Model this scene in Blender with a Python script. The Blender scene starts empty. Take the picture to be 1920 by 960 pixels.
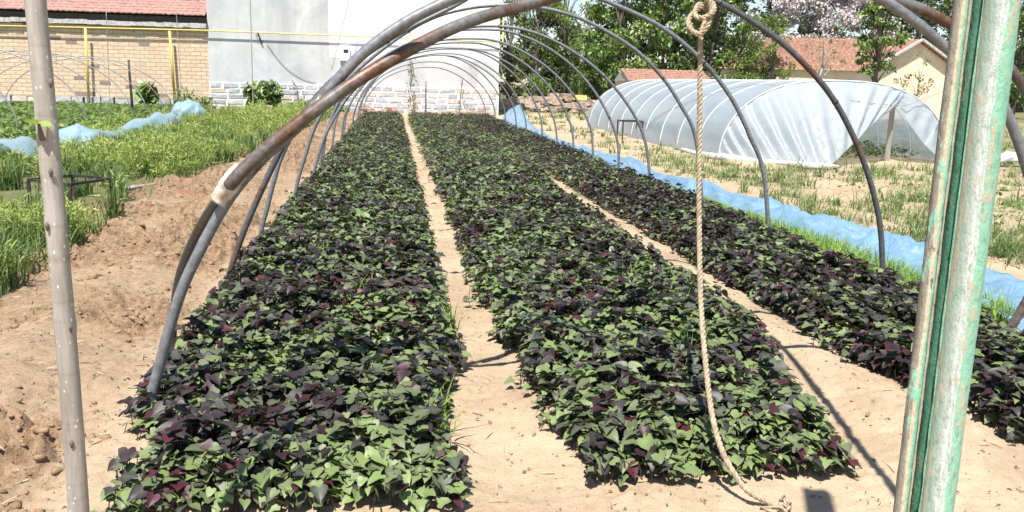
import bpy, math, random
import numpy as np
from mathutils import Vector, Matrix

R = math.radians
rng = np.random.default_rng(7)
random.seed(7)
S = bpy.context.scene
COL = S.collection

# ------------------------------------------------------------------ camera
F_PX, CAM_H = 1650.0, 1.55
ROLL, PITCH, YAW = R(1.5), R(11.243), R(-7.9077)

def ray(px, py):
    """world direction of a pixel of the 1920x960 photograph"""
    dx, dy = px - 960, py - 480
    x = dx * math.cos(ROLL) + dy * math.sin(ROLL)
    y = -dx * math.sin(ROLL) + dy * math.cos(ROLL)
    d = (x, F_PX * math.cos(PITCH) - y * math.sin(PITCH), -F_PX * math.sin(PITCH) - y * math.cos(PITCH))
    c, s = math.cos(YAW), math.sin(YAW)
    return Vector((c * d[0] - s * d[1], s * d[0] + c * d[1], d[2])) / F_PX

def on_ground(px, py, z=0.0):
    d = ray(px, py); t = (z - CAM_H) / d.z
    return Vector((d.x * t, d.y * t, z))

def at(px, py, Y):
    d = ray(px, py); t = Y / d.y
    return Vector((d.x * t, Y, CAM_H + d.z * t))

cam = bpy.data.cameras.new('camera'); cam_o = bpy.data.objects.new('camera', cam); COL.objects.link(cam_o)
fwd = ray(960, 480).normalized(); right = (ray(961, 480) - ray(960, 480)).normalized(); up = right.cross(fwd)
M = Matrix.Identity(4)
for i in range(3):
    M[i][0], M[i][1], M[i][2] = right[i], up[i], -fwd[i]
M[2][3] = CAM_H
cam_o.matrix_world = M
cam.sensor_width = 36.0; cam.lens = F_PX / 1920 * 36.0
cam.clip_start = 0.05; cam.clip_end = 2000
S.camera = cam_o

# ------------------------------------------------------------------ light
SUN = Vector((-0.17, -0.44, 1.0)).normalized()          # towards the sun
w = bpy.data.worlds.new('World'); S.world = w; w.use_nodes = True
nt = w.node_tree; nt.nodes.clear()
sky = nt.nodes.new('ShaderNodeTexSky'); sky.sky_type = 'NISHITA'; sky.sun_disc = False
sky.sun_elevation = math.asin(SUN.z); sky.sun_rotation = math.atan2(SUN.x, SUN.y)
sky.air_density = 1.0; sky.dust_density = 0.4; sky.altitude = 50
bg = nt.nodes.new('ShaderNodeBackground'); bg.inputs[1].default_value = 0.085
wo = nt.nodes.new('ShaderNodeOutputWorld')
nt.links.new(sky.outputs[0], bg.inputs[0]); nt.links.new(bg.outputs[0], wo.inputs[0])
sun = bpy.data.lights.new('sun', 'SUN'); sun.energy = 4.8; sun.angle = R(0.5); sun.color = (1.0, 0.965, 0.91)
sun_o = bpy.data.objects.new('sun', sun); COL.objects.link(sun_o)
sun_o.rotation_euler = SUN.to_track_quat('Z', 'Y').to_euler(); sun_o.location = (0, 0, 30)
vs = S.view_settings
S.display_settings.display_device = 'sRGB'
vs.view_transform = 'Standard'; vs.look = 'None'; vs.exposure = 0.92; vs.gamma = 1.0; vs.use_curve_mapping = False

# ------------------------------------------------------------------ noise
def _h(ix, iy, s):
    n = (ix.astype(np.int64) * 374761393 + iy.astype(np.int64) * 668265263 + s * 974634777) & 0xFFFFFFFF
    n = ((n ^ (n >> 13)) * 1274126177) & 0xFFFFFFFF
    return ((n ^ (n >> 16)) & 0xFFFF) / 65535.0

def vnoise(x, y, s=0):
    x = np.asarray(x, float); y = np.asarray(y, float)
    ix, iy = np.floor(x), np.floor(y); fx, fy = x - ix, y - iy
    fx = fx * fx * (3 - 2 * fx); fy = fy * fy * (3 - 2 * fy)
    a, b, c, d = _h(ix, iy, s), _h(ix + 1, iy, s), _h(ix, iy + 1, s), _h(ix + 1, iy + 1, s)
    return (a * (1 - fx) + b * fx) * (1 - fy) + (c * (1 - fx) + d * fx) * fy

def fbm(x, y, s=0, o=4):
    t = 0; a = 0.5; n = 0
    for k in range(o):
        t = t + a * vnoise(x * 2 ** k, y * 2 ** k, s + k * 17); n += a; a *= .5
    return t / n

def sstep(a, b, x):
    t = np.clip((x - a) / (b - a), 0, 1); return t * t * (3 - 2 * t)

def soil_z(x, y):
    x = np.asarray(x, float); y = np.asarray(y, float)
    near = sstep(60, 20, y)
    z = 0.03 * (fbm(x * .9, y * .9, 3) - .5)
    left = sstep(-1.05, -1.45, x) * sstep(-6, -3.2, x)
    z = z + left * (0.11 * (fbm(x * 2.3, y * 2.0, 5) - .42) + sstep(.36, .6, fbm(x * 1.3, y * 1.1, 21)) * (0.26 * np.maximum(fbm(x * 7, y * 7, 6, 3) - .45, 0) + .15 * np.abs(vnoise(x * 14, y * 14, 8) - .5) + .075 * (vnoise(x * 26, y * 26, 18) - .5)) + .012 * (vnoise(x * 20, y * 20, 28) - .5))
    z = z + left * .10 * np.exp(-((x + 1.95 + .25 * (fbm(y * .35, y * 0, 9) - .5)) / .28) ** 2)
    bed = sstep(-1.3, -1.1, x) * sstep(4.0, 3.8, x) * sstep(2.6, 3.2, y) * sstep(37, 36, y)
    p1 = np.exp(-((x - .5) / .22) ** 2); p2 = np.exp(-((x - 2.38) / .2) ** 2)
    z = z + bed * (0.03 - .035 * p1 + .05 * p2)
    z = z + .05 * np.exp(-((x - .62) / .35) ** 2 - ((y - 4.0) / .5) ** 2)
    z = z + 0.026 * (fbm(x * 5, y * 5, 11, 4) - .5) + sstep(.38, .62, fbm(x * 1.9, y * 1.9, 25)) * (.034 * np.abs(vnoise(x * 19, y * 19, 12) - .5) + .020 * (vnoise(x * 33, y * 33, 15) - .5)) + .008 * (vnoise(x * 25, y * 25, 16) - .5)
    rt = sstep(4.4, 5.2, x) * sstep(60, 40, y)
    z = z + rt * (.12 * (fbm(x * .8, y * .8, 13) - .5) + .05 * (fbm(x * 3, y * 3, 14) - .5))
    return z * near

# ------------------------------------------------------------------ materials
MATS = {}
class NT:
    def __init__(s, name):
        s.m = bpy.data.materials.new(name); s.m.use_nodes = True
        s.t = s.m.node_tree; s.b = s.t.nodes['Principled BSDF']; s.o = s.t.nodes['Material Output']
    def n(s, typ, **kw):
        nd = s.t.nodes.new('ShaderNode' + typ)
        for k, v in kw.items():
            if k in nd.inputs: nd.inputs[k].default_value = v
            else: setattr(nd, k, v)
        return nd
    def l(s, a, b): s.t.links.new(a, b)
    def coords(s, scale=(1, 1, 1), kind='Object'):
        tc = s.n('TexCoord'); mp = s.n('Mapping'); mp.inputs['Scale'].default_value = scale
        s.l(tc.outputs[kind], mp.inputs[0]); return mp.outputs[0]
    def noise(s, vec, scale, detail=5, rough=.6, dist=0):
        nd = s.n('TexNoise', Scale=scale, Detail=detail, Roughness=rough, Distortion=dist); s.l(vec, nd.inputs['Vector']); return nd.outputs[0]
    def ramp(s, fac, stops, interp='LINEAR'):
        r = s.n('ValToRGB'); cr = r.color_ramp; cr.interpolation = interp
        while len(cr.elements) < len(stops): cr.elements.new(.5)
        for e, (p, c) in zip(cr.elements, stops):
            e.position = p; e.color = (*c, 1) if len(c) == 3 else c
        s.l(fac, r.inputs[0]); return r.outputs[0]
    def mix(s, fac, a, b, typ='MIX'):
        m = s.n('Mix'); m.data_type = 'RGBA'; m.blend_type = typ
        for i, v in ((0, fac), (6, a), (7, b)):
            if hasattr(v, 'links'): s.l(v, m.inputs[i])
            else: m.inputs[i].default_value = (*v, 1) if isinstance(v, tuple) else v
        return m.outputs[2]
    def bump(s, h, st=.3, dist=.02):
        b = s.n('Bump', Strength=st, Distance=dist); s.l(h, b.inputs['Height']); s.l(b.outputs[0], s.b.inputs['Normal']); return b
    def base(s, c):
        if hasattr(c, 'links'): s.l(c, s.b.inputs['Base Color'])
        else: s.b.inputs['Base Color'].default_value = (*c, 1)
    def attr(s, name):
        a = s.n('Attribute'); a.attribute_name = name; return a.outputs['Fac']

def simple(name, stops, scale=8, rough=.7, st=.25, dist=.01, stretch=(1, 1, 1), metal=0, detail=6, spec=.5):
    k = NT(name); v = k.coords(stretch); f = k.noise(v, scale, detail)
    k.base(k.ramp(f, stops)); k.b.inputs['Roughness'].default_value = rough; k.b.inputs['Metallic'].default_value = metal
    k.b.inputs['Specular IOR Level'].default_value = spec
    k.bump(f, st, dist); MATS[name] = k.m; return k.m

def leafmat(name, stops, rough=.45, trans=.25, attr='tone', spec=.5, interp='LINEAR'):
    k = NT(name); a = k.attr(attr); c = k.ramp(a, stops, interp)
    k.base(c); k.b.inputs['Roughness'].default_value = rough; k.b.inputs['Specular IOR Level'].default_value = spec
    tr = k.n('BsdfTranslucent'); k.l(k.mix(.5, c, (.25, .35, .05)), tr.inputs[0])
    mx = k.n('MixShader'); mx.inputs[0].default_value = trans
    k.l(k.b.outputs[0], mx.inputs[1]); k.l(tr.outputs[0], mx.inputs[2]); k.l(mx.outputs[0], k.o.inputs[0])
    MATS[name] = k.m; return k.m

# soil: pale dry path earth and browner dug earth (attribute dug)
k = NT('soil'); v = k.coords()
n1 = k.noise(v, 1.6, 8, .65); n2 = k.noise(v, 22, 6, .7); n3 = k.noise(v, 90, 4, .7)
dry = k.ramp(n1, [(.3, (.37, .275, .175)), (.5, (.455, .345, .23)), (.7, (.52, .405, .28))])
dug = k.ramp(n2, [(.28, (.11, .065, .036)), (.43, (.23, .148, .088)), (.65, (.345, .24, .148))])
c = k.mix(k.attr('dug'), dry, dug)
c = k.mix(.45, c, k.ramp(n2, [(.25, (.62, .58, .54)), (.5, (1, 1, 1)), (.8, (1.0, 1.0, 1.0))]), 'MULTIPLY')
c = k.mix(.5, c, k.ramp(n3, [(.28, (.42, .37, .32)), (.42, (1, 1, 1))]), 'MULTIPLY')
wd = k.attr('weedy'); c = k.mix(wd, c, (.10, .115, .045))
k.base(c); k.b.inputs['Roughness'].default_value = .95; k.b.inputs['Specular IOR Level'].default_value = .15
ad = k.n('Math', operation='ADD'); k.l(n2, ad.inputs[0]); k.l(n3, ad.inputs[1]); k.bump(ad.outputs[0], .6, .028)
MATS['soil'] = k.m
simple('clod', [(.3, (.18, .115, .065)), (.55, (.29, .19, .115)), (.8, (.38, .265, .17))], 30, .95, .5, .01, spec=.1)
simple('dry_straw', [(.3, (.30, .22, .12)), (.7, (.5, .4, .25))], 30, .9)

leafmat('sweet_leaf', [(0, (.17, .225, .075)), (.25, (.13, .165, .066)), (.42, (.098, .118, .06)), (.55, (.050, .048, .041)),
                       (.70, (.026, .019, .020)), (.84, (.025, .012, .014)), (.93, (.060, .012, .02)), (1, (.085, .018, .03))], .50, .09, spec=.40)
leafmat('plot_leaf', [(0, (.20, .28, .07)), (.5, (.12, .18, .05)), (1, (.05, .085, .03))], .5, .25)
leafmat('stem', [(0, (.12, .17, .05)), (.6, (.09, .07, .05)), (1, (.10, .02, .04))], .6, .1)
leafmat('weed_leaf', [(0, (.15, .21, .055)), (.45, (.29, .36, .09)), (.8, (.43, .48, .14)), (.93, (.47, .50, .17)), (.95, (.62, .58, .14)), (1, (.66, .62, .18))], .6, .35, spec=.3)
leafmat('grass_blade', [(0, (.07, .125, .04)), (.5, (.15, .225, .07)), (.8, (.25, .30, .12)), (1, (.45, .40, .24))], .6, .3, spec=.3)
leafmat('bright_grass', [(0, (.12, .22, .04)), (.6, (.22, .36, .07)), (1, (.34, .45, .12))], .55, .35, spec=.3)
leafmat('tree_leaf', [(0, (.035, .06, .015)), (.3, (.095, .155, .035)), (.65, (.19, .28, .075)), (1, (.42, .50, .22))], .45, .25)
leafmat('fine_leaf', [(0, (.055, .095, .02)), (.5, (.15, .23, .05)), (1, (.32, .40, .12))], .55, .3)
leafmat('yellow_leaf', [(0, (.05, .06, .02)), (.5, (.17, .18, .05)), (1, (.36, .33, .10))], .55, .3)
leafmat('blossom', [(0, (.14, .13, .11)), (.3, (.42, .37, .37)), (.6, (.72, .64, .66)), (1, (.82, .73, .76))], .8, .2, spec=.1)
leafmat('dark_leaf', [(0, (.02, .032, .012)), (.6, (.055, .085, .028)), (1, (.15, .19, .08))], .5, .15)
leafmat('dry_leaf', [(0, (.10, .08, .03)), (.5, (.24, .2, .07)), (1, (.4, .33, .12))], .7, .2)

simple('bark', [(.3, (.07, .055, .045)), (.7, (.2, .165, .135))], 6, .9, .5, .03, (1, 1, .25))
simple('pale_bark', [(.3, (.3, .28, .25)), (.7, (.55, .52, .48))], 6, .9, .3, .02, (1, 1, .25))
simple('dark_wood', [(.3, (.03, .025, .022)), (.7, (.09, .075, .065))], 9, .9, .4, .01, (1, 1, .2))
simple('grey_wood', [(.3, (.2, .18, .15)), (.7, (.42, .38, .31))], 12, .85, .4, .01, (1, 1, .1))
simple('steel', [(.3, (.07, .07, .075)), (.55, (.16, .16, .165)), (.75, (.22, .18, .15))], 14, .5, .1, .003, metal=.3)
simple('black_steel', [(.35, (.02, .018, .018)), (.6, (.05, .04, .035)), (.75, (.16, .07, .035))], 14, .55, .2, .003)
def pipemat(name, lo, hi, grey=(.19, .195, .205)):
    k = NT(name); v = k.coords(); f = k.noise(v, 3.2, 6, .7); g = k.noise(v, 40, 4, .7)
    gc = k.ramp(g, [(.3, tuple(q * .62 for q in grey)), (.7, tuple(q * 1.35 for q in grey))])
    rc = k.ramp(g, [(.3, (.06, .032, .02)), (.6, (.16, .085, .05)), (.8, (.25, .15, .10))])
    k.base(k.mix(k.ramp(f, [(lo, (0, 0, 0)), (hi, (1, 1, 1))]), gc, rc))
    k.b.inputs['Roughness'].default_value = .48; k.b.inputs['Metallic'].default_value = .25
    k.bump(g, .25, .004); MATS[name] = k.m
pipemat('galvanised', .58, .7)
pipemat('rusty_pipe', .45, .58, (.16, .155, .15))
pipemat('dark_pipe', .50, .62, (.10, .10, .105))
pipemat('pale_hoop', .7, .8, (.30, .29, .28))

def filmmat(name, tint, alpha, rough=.25, trans=.5, crease=14, st=.5):
    k = NT(name); v = k.coords(); f = k.noise(v, crease, 6, .6, 1.5)
    k.base(tint); k.b.inputs['Roughness'].default_value = rough; k.bump(f, st, .03)
    tl = k.n('BsdfTranslucent'); tl.inputs[0].default_value = (*tint, 1)
    tp = k.n('BsdfTransparent'); tp.inputs[0].default_value = (.97, .98, .99, 1)
    m1 = k.n('MixShader'); m1.inputs[0].default_value = trans; k.l(k.b.outputs[0], m1.inputs[1]); k.l(tl.outputs[0], m1.inputs[2])
    m2 = k.n('MixShader'); m2.inputs[0].default_value = alpha; k.l(m1.outputs[0], m2.inputs[1]); k.l(tp.outputs[0], m2.inputs[2])
    k.l(m2.outputs[0], k.o.inputs[0]); MATS[name] = k.m
filmmat('tunnel_film', (.52, .60, .66), .25, .24, .45, 2.6, .45)
filmmat('flap_film', (.54, .60, .645), .24, .16, .45, 4, .6)
filmmat('blue_film', (.25, .43, .60), .10, .2, .3, 9, 1.0)
filmmat('pale_blue_film', (.40, .56, .62), .16, .3, .35, 9, .6)
filmmat('white_film', (.8, .8, .8), .05, .35, .3, 8, .5)

def brickmat(name):
    k = NT(name); tc = k.n('TexCoord'); sp = k.n('SeparateXYZ'); cb = k.n('CombineXYZ')
    k.l(tc.outputs['Object'], sp.inputs[0]); k.l(sp.outputs[0], cb.inputs[0]); k.l(sp.outputs[2], cb.inputs[1])
    nz = k.n('TexNoise', Scale=3.0, Detail=4); k.l(cb.outputs[0], nz.inputs['Vector'])
    sc = k.n('VectorMath', operation='MULTIPLY_ADD'); k.l(nz.outputs['Color'], sc.inputs[0]); sc.inputs[1].default_value = (.13, .09, 0); k.l(cb.outputs[0], sc.inputs[2])
    br = k.n('TexBrick'); br.offset = .5; k.l(sc.outputs[0], br.inputs['Vector'])
    for n_, v_ in (('Scale', 1), ('Brick Width', .42), ('Row Height', .165), ('Mortar Size', .011), ('Mortar Smooth', .2), ('Bias', -.1)): br.inputs[n_].default_value = v_
    br.inputs['Color1'].default_value = (.84, .67, .48, 1); br.inputs['Color2'].default_value = (.76, .55, .39, 1); br.inputs['Mortar'].default_value = (.52, .38, .27, 1)  # mortar darkened to stand for the shadow lines between bricks
    # odd dark bricks: one random value per brick
    br2 = k.n('TexBrick'); br2.offset = .5; k.l(sc.outputs[0], br2.inputs['Vector'])
    for n_, v_ in (('Scale', 1), ('Brick Width', .42), ('Row Height', .165), ('Mortar Size', .0), ('Bias', 0)): br2.inputs[n_].default_value = v_
    br2.inputs['Color1'].default_value = (0, 0, 0, 1); br2.inputs['Color2'].default_value = (1, 1, 1, 1)
    f2 = k.ramp(br2.outputs[0], [(.94, (0, 0, 0)), (.955, (1, 1, 1))])
    c = k.mix(f2, br.outputs[0], (.34, .26, .23))
    big = k.noise(cb.outputs[0], .9, 6); c = k.mix(.5, c, k.ramp(big, [(.3, (.85, .8, .76)), (.6, (1, 1, 1))]), 'MULTIPLY')
    fine = k.noise(cb.outputs[0], 26, 5, .7); c = k.mix(.45, c, k.ramp(fine, [(.3, (.6, .52, .48)), (.5, (1, 1, 1))]), 'MULTIPLY')
    k.base(c); k.b.inputs['Roughness'].default_value = .95
    h = k.n('Math', operation='MULTIPLY_ADD'); k.l(br.outputs['Fac'], h.inputs[0]); h.inputs[1].default_value = -1.2; k.l(fine, h.inputs[2])
    k.bump(h.outputs[0], 1.0, .05); MATS[name] = k.m
brickmat('brick')

def plastermat():
    k = NT('plaster'); tc = k.n('TexCoord'); ob = tc.outputs['Object']
    mp = k.n('Mapping'); k.l(ob, mp.inputs[0]); f = k.noise(mp.outputs[0], .55, 7, .6, .6); g = k.noise(mp.outputs[0], 5, 6, .6)
    grey = k.ramp(f, [(.3, (.44, .44, .45)), (.5, (.55, .55, .555)), (.68, (.66, .655, .65))])
    grey = k.mix(.35, grey, k.ramp(g, [(.3, (.78, .78, .78)), (.6, (1, 1, 1))]), 'MULTIPLY')
    stk = k.noise(k.coords((2.2, 2.2, .16)), 1, 6, .6); grey = k.mix(.35, grey, k.ramp(stk, [(.35, (.72, .72, .71)), (.55, (1, 1, 1))]), 'MULTIPLY')
    sp = k.n('SeparateXYZ'); k.l(ob, sp.inputs[0])
    # the right half was painted white down to a ragged line
    wob = k.n('Math', operation='MULTIPLY_ADD'); k.l(g, wob.inputs[0]); wob.inputs[1].default_value = .12; wob.inputs[2].default_value = 2.32
    sub = k.n('Math', operation='SUBTRACT'); k.l(sp.outputs[2], sub.inputs[0]); k.l(wob.outputs[0], sub.inputs[1])
    ax = k.n('Math', operation='GREATER_THAN'); k.l(sp.outputs[0], ax.inputs[0]); ax.inputs[1].default_value = -1.2
    mz = k.n('MapRange'); k.l(sub.outputs[0], mz.inputs[0]); mz.inputs[1].default_value = -.03; mz.inputs[2].default_value = .05
    mu = k.n('Math', operation='MULTIPLY'); k.l(ax.outputs[0], mu.inputs[0]); k.l(mz.outputs[0], mu.inputs[1])
    k.base(k.mix(mu.outputs[0], grey, (.78, .78, .775))); k.b.inputs['Roughness'].default_value = .9
    k.bump(g, .15, .01); MATS['plaster'] = k.m
plastermat()
simple('mortar', [(.3, (.74, .74, .72)), (.7, (.82, .81, .79))], 8, .9, .2)
k = NT('stone'); v = k.coords(); f = k.noise(v, 11, 7, .75)
k.base(k.mix(.75, k.ramp(k.attr('tone'), [(0, (.50, .50, .53)), (.5, (.62, .61, .61)), (.78, (.70, .67, .64)), (.84, (.74, .58, .44)), (1, (.74, .62, .54))]), k.ramp(f, [(.3, (.5, .5, .52)), (.6, (1, 1, 1))]), 'MULTIPLY'))
k.b.inputs['Roughness'].default_value = .95; k.bump(f, 1, .06); MATS['stone'] = k.m
simple('rubble', [(.3, (.25, .18, .13)), (.5, (.42, .33, .26)), (.7, (.55, .47, .4))], 7, .95, .6, .03)
simple('roof_tile', [(.25, (.20, .105, .085)), (.5, (.335, .185, .15)), (.75, (.45, .29, .245))], 7, .85, .3, .01)
simple('orange_tile', [(.25, (.16, .08, .055)), (.5, (.29, .145, .10)), (.75, (.40, .27, .21))], 7, .85, .3, .01)
simple('cement', [(.3, (.30, .28, .26)), (.6, (.55, .53, .50))], 9, .95, .4, .02)
simple('shaded_eave', [(.3, (.05, .045, .04)), (.7, (.12, .10, .085))], 9, .95, .3)  # shadow under the roof tiles is put into this colour
simple('mud_wall', [(.3, (.62, .50, .36)), (.55, (.76, .64, .48)), (.75, (.8, .7, .56))], 1.5, .95, .4, .03)
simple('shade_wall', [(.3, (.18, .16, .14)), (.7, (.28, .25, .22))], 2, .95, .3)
simple('yellow_paint', [(.3, (.60, .46, .08)), (.7, (.68, .56, .16))], 10, .4, .1, .003)
simple('white_plastic', [(.3, (.66, .67, .68)), (.7, (.76, .76, .76))], 10, .4, .05)
simple('black_plastic', [(.3, (.015, .015, .017)), (.7, (.04, .04, .042))], 10, .5, .05)
simple('rope_fibre', [(.3, (.23, .17, .11)), (.5, (.37, .29, .20)), (.72, (.52, .44, .33))], 60, .9, .4, .004, (1, 1, .5), spec=.1)
simple('tape', [(.3, (.28, .2, .13)), (.48, (.50, .42, .33)), (.62, (.66, .62, .56))], 22, .45, .4, .006)
simple('brick_red', [(.3, (.18, .06, .035)), (.7, (.32, .12, .07))], 20, .9, .4)
simple('cord', [(.3, (.25, .23, .2)), (.7, (.4, .38, .34))], 20, .9, .1)

def paintmat(name, lo, hi, stops, chips, amp=.30, dirt=.5):
    """old paint in lengthwise strips (worn round the post, with highlight and recess shade coloured in), chipped and dirty"""
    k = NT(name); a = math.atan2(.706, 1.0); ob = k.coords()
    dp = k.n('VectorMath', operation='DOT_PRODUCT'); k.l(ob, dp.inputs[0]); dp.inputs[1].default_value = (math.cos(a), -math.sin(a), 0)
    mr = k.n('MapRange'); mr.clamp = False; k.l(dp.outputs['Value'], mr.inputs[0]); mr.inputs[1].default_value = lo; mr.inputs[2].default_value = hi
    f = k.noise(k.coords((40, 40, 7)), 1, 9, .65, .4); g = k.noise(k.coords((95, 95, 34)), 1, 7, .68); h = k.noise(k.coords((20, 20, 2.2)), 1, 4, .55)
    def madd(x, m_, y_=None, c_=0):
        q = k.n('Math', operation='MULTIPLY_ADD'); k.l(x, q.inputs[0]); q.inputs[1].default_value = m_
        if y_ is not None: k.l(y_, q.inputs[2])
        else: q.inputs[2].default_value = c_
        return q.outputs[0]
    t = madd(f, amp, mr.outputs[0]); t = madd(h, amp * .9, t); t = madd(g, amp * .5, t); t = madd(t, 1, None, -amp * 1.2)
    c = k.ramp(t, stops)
    ch = madd(g, .5, madd(f, .6))
    c = k.mix(k.ramp(ch, [(.60, (0, 0, 0)), (.625, (1, 1, 1))]), c, chips[0])
    ch2 = madd(g, .55, madd(h, .5))
    c = k.mix(k.ramp(ch2, [(.40, (1, 1, 1)), (.425, (0, 0, 0))]), c, chips[1])
    c = k.mix(dirt, c, k.ramp(g, [(.33, (.40, .37, .32)), (.47, (1, 1, 1))]), 'MULTIPLY')
    k.base(c); k.b.inputs['Roughness'].default_value = .55; k.b.inputs['Specular IOR Level'].default_value = .35
    k.bump(madd(g, .7, ch), .9, .006); MATS[name] = k.m
GRN, DGR, CRM, WHT, GRY = (.27, .56, .39), (.07, .22, .14), (.60, .52, .36), (.76, .78, .76), (.36, .36, .31)
paintmat('peeling_highlit_paint', -.006, .055, [(.0, (.42, .36, .27)), (.10, (.50, .44, .33)), (.15, (.30, .42, .33)), (.33, (.42, .48, .40)), (.42, (.50, .56, .50)), (.50, (.66, .69, .66)), (.56, (.42, .54, .44)), (.62, (.62, .65, .60)), (.67, (.30, .54, .39)), (.8, GRN), (1, (.25, .52, .36))], ((.50, .45, .33), (.33, .50, .38)), .48)  # pale middle stops paint the sun highlight into the worn coat
paintmat('peeling_beige', -.055, -.028, [(0, (.17, .15, .12)), (.28, (.30, .265, .21)), (.48, (.36, .31, .24)), (.55, (.62, .55, .39)), (.74, CRM), (.80, GRN), (1, (.22, .50, .35))], (GRN, (.24, .23, .19)), .32)
paintmat('shaded_green_paint', -.028, 0, [(0, (.012, .035, .026)), (.35, (.05, .16, .10)), (.6, (.08, .22, .14)), (.8, (.03, .07, .05)), (1, (.2, .18, .13))], ((.20, .17, .11), (.015, .016, .014)), .6, .8)  # shade of the recess is put into this darker, chipped green

k = NT('sapling_bark'); v = k.coords((1, 1, .12)); f = k.noise(v, 34, 7, .65); v2 = k.coords((1, 1, .55))
vo = k.n('TexVoronoi', Scale=60.0); k.l(v2, vo.inputs['Vector'])
spots = k.ramp(vo.outputs['Distance'], [(.10, (1, 1, 1)), (.17, (0, 0, 0))])
big = k.noise(k.coords((1, 1, .4)), 5, 4)
c = k.ramp(f, [(.3, (.23, .205, .17)), (.5, (.36, .33, .285)), (.7, (.48, .445, .395))])
c = k.mix(.5, c, k.ramp(big, [(.35, (.62, .58, .52)), (.6, (1, 1, 1))]), 'MULTIPLY')
c = k.mix(spots, c, (.66, .63, .57)); k.base(c); k.b.inputs['Roughness'].default_value = .6
bd = k.noise(k.coords((.6, .6, 26)), 1, 4, .6, .4); c2 = k.mix(.5, c, k.ramp(bd, [(.33, (.60, .54, .46)), (.45, (1, 1, 1))]), 'MULTIPLY'); k.base(c2)
k.bump(f, .35, .004); MATS['sapling_bark'] = k.m

# ------------------------------------------------------------------ mesh helpers
class MB:
    def __init__(s): s.v = []; s.f = []; s.tone = []
    def add(s, vs, fs, tone=0):
        o = len(s.v); s.v += [tuple(q) for q in vs]; s.f += [tuple(i + o for i in q) for q in fs]; s.tone += [tone] * len(vs); return s
    def box(s, lo, hi, tone=0, jit=0):
        (x0, y0, z0), (x1, y1, z1) = lo, hi
        vs = [(x0, y0, z0), (x1, y0, z0), (x1, y1, z0), (x0, y1, z0), (x0, y0, z1), (x1, y0, z1), (x1, y1, z1), (x0, y1, z1)]
        if jit: vs = [tuple(c + random.uniform(-jit, jit) for c in q) for q in vs]
        return s.add(vs, [(3, 2, 1, 0), (4, 5, 6, 7), (0, 1, 5, 4), (1, 2, 6, 5), (2, 3, 7, 6), (3, 0, 4, 7)], tone)
    def bar(s, a, b, wd, ht):
        a, b = Vector(a), Vector(b); d = (b - a).normalized()
        u = d.cross(Vector((0, 0, 1))); u = Vector((1, 0, 0)) if u.length < 1e-3 else u.normalized(); v = u.cross(d)
        vs = [p + u * i * wd / 2 + v * j * ht / 2 for p in (a, b) for i, j in ((-1, -1), (1, -1), (1, 1), (-1, 1))]
        return s.add(vs, [(0, 1, 2, 3), (7, 6, 5, 4), (0, 4, 5, 1), (1, 5, 6, 2), (2, 6, 7, 3), (3, 7, 4, 0)])
    def tube(s, pts, r, n=8, tone=0, cap=True, jit=0):
        pts = [Vector(p) for p in pts]; m = len(pts); rs = r if hasattr(r, '__len__') else [r] * m
        o = len(s.v); prev = None
        for i, p in enumerate(pts):
            t = (pts[min(i + 1, m - 1)] - pts[max(i - 1, 0)]).normalized()
            if prev is None:
                u = t.cross(Vector((0, 0, 1)));
                if u.length < 1e-3: u = t.cross(Vector((0, 1, 0)))
            else: u = prev - t * prev.dot(t)
            u.normalize(); prev = u; v = t.cross(u)
            for k_ in range(n):
                a = 2 * math.pi * k_ / n; rr = rs[i] * (1 + (random.uniform(-jit, jit) if jit else 0))
                s.v.append(tuple(p + (u * math.cos(a) + v * math.sin(a)) * rr)); s.tone.append(tone)
        for i in range(m - 1):
            for k_ in range(n):
                a, b = o + i * n + k_, o + i * n + (k_ + 1) % n
                s.f.append((a, b, b + n, a + n))
        if cap: s.f.append(tuple(o + k_ for k_ in reversed(range(n)))); s.f.append(tuple(o + (m - 1) * n + k_ for k_ in range(n)))
        return s
    def build(s, name, mat, parent=None, smooth=False, loc=None):
        me = bpy.data.meshes.new(name)
        off = parent.location if parent is not None else (loc if loc is not None else Vector((0, 0, 0)))
        par = parent
        while par is not None and par.parent is not None:
            par = par.parent; off = off + par.location
        off = Vector(off)
        me.from_pydata([tuple(Vector(q) - off) for q in s.v], [], s.f)
        if any(s.tone):
            a = me.attributes.new('tone', 'FLOAT', 'POINT'); a.data.foreach_set('value', s.tone)
        me.materials.append(MATS[mat])
        if smooth: me.polygons.foreach_set('use_smooth', [True] * len(me.polygons))
        o = bpy.data.objects.new(name, me); COL.objects.link(o)
        if parent is not None: o.parent = parent
        elif loc is not None: o.location = loc
        return o

def np_obj(name, V, Fc, mat, attrs=None, parent=None, smooth=True, loc=None):
    V = np.asarray(V, np.float32)
    off = np.zeros(3)
    if parent is not None:
        p = parent
        while p is not None: off = off + np.array(p.location); p = p.parent
    elif loc is not None: off = np.array(loc)
    V = V - off.astype(np.float32)
    me = bpy.data.meshes.new(name); n, kf = Fc.shape
    me.vertices.add(len(V)); me.vertices.foreach_set('co', V.ravel())
    me.loops.add(n * kf); me.loops.foreach_set('vertex_index', Fc.ravel().astype(np.int32))
    me.polygons.add(n); me.polygons.foreach_set('loop_start', np.arange(0, n * kf, kf, dtype=np.int32))
    if smooth: me.polygons.foreach_set('use_smooth', np.ones(n, bool))
    me.update(calc_edges=True)
    for k_, a in (attrs or {}).items():
        at_ = me.attributes.new(k_, 'FLOAT', 'POINT'); at_.data.foreach_set('value', np.asarray(a, np.float32))
    me.materials.append(MATS[mat])
    o = bpy.data.objects.new(name, me); COL.objects.link(o)
    if parent is not None: o.parent = parent
    elif loc is not None: o.location = loc
    return o

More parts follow.
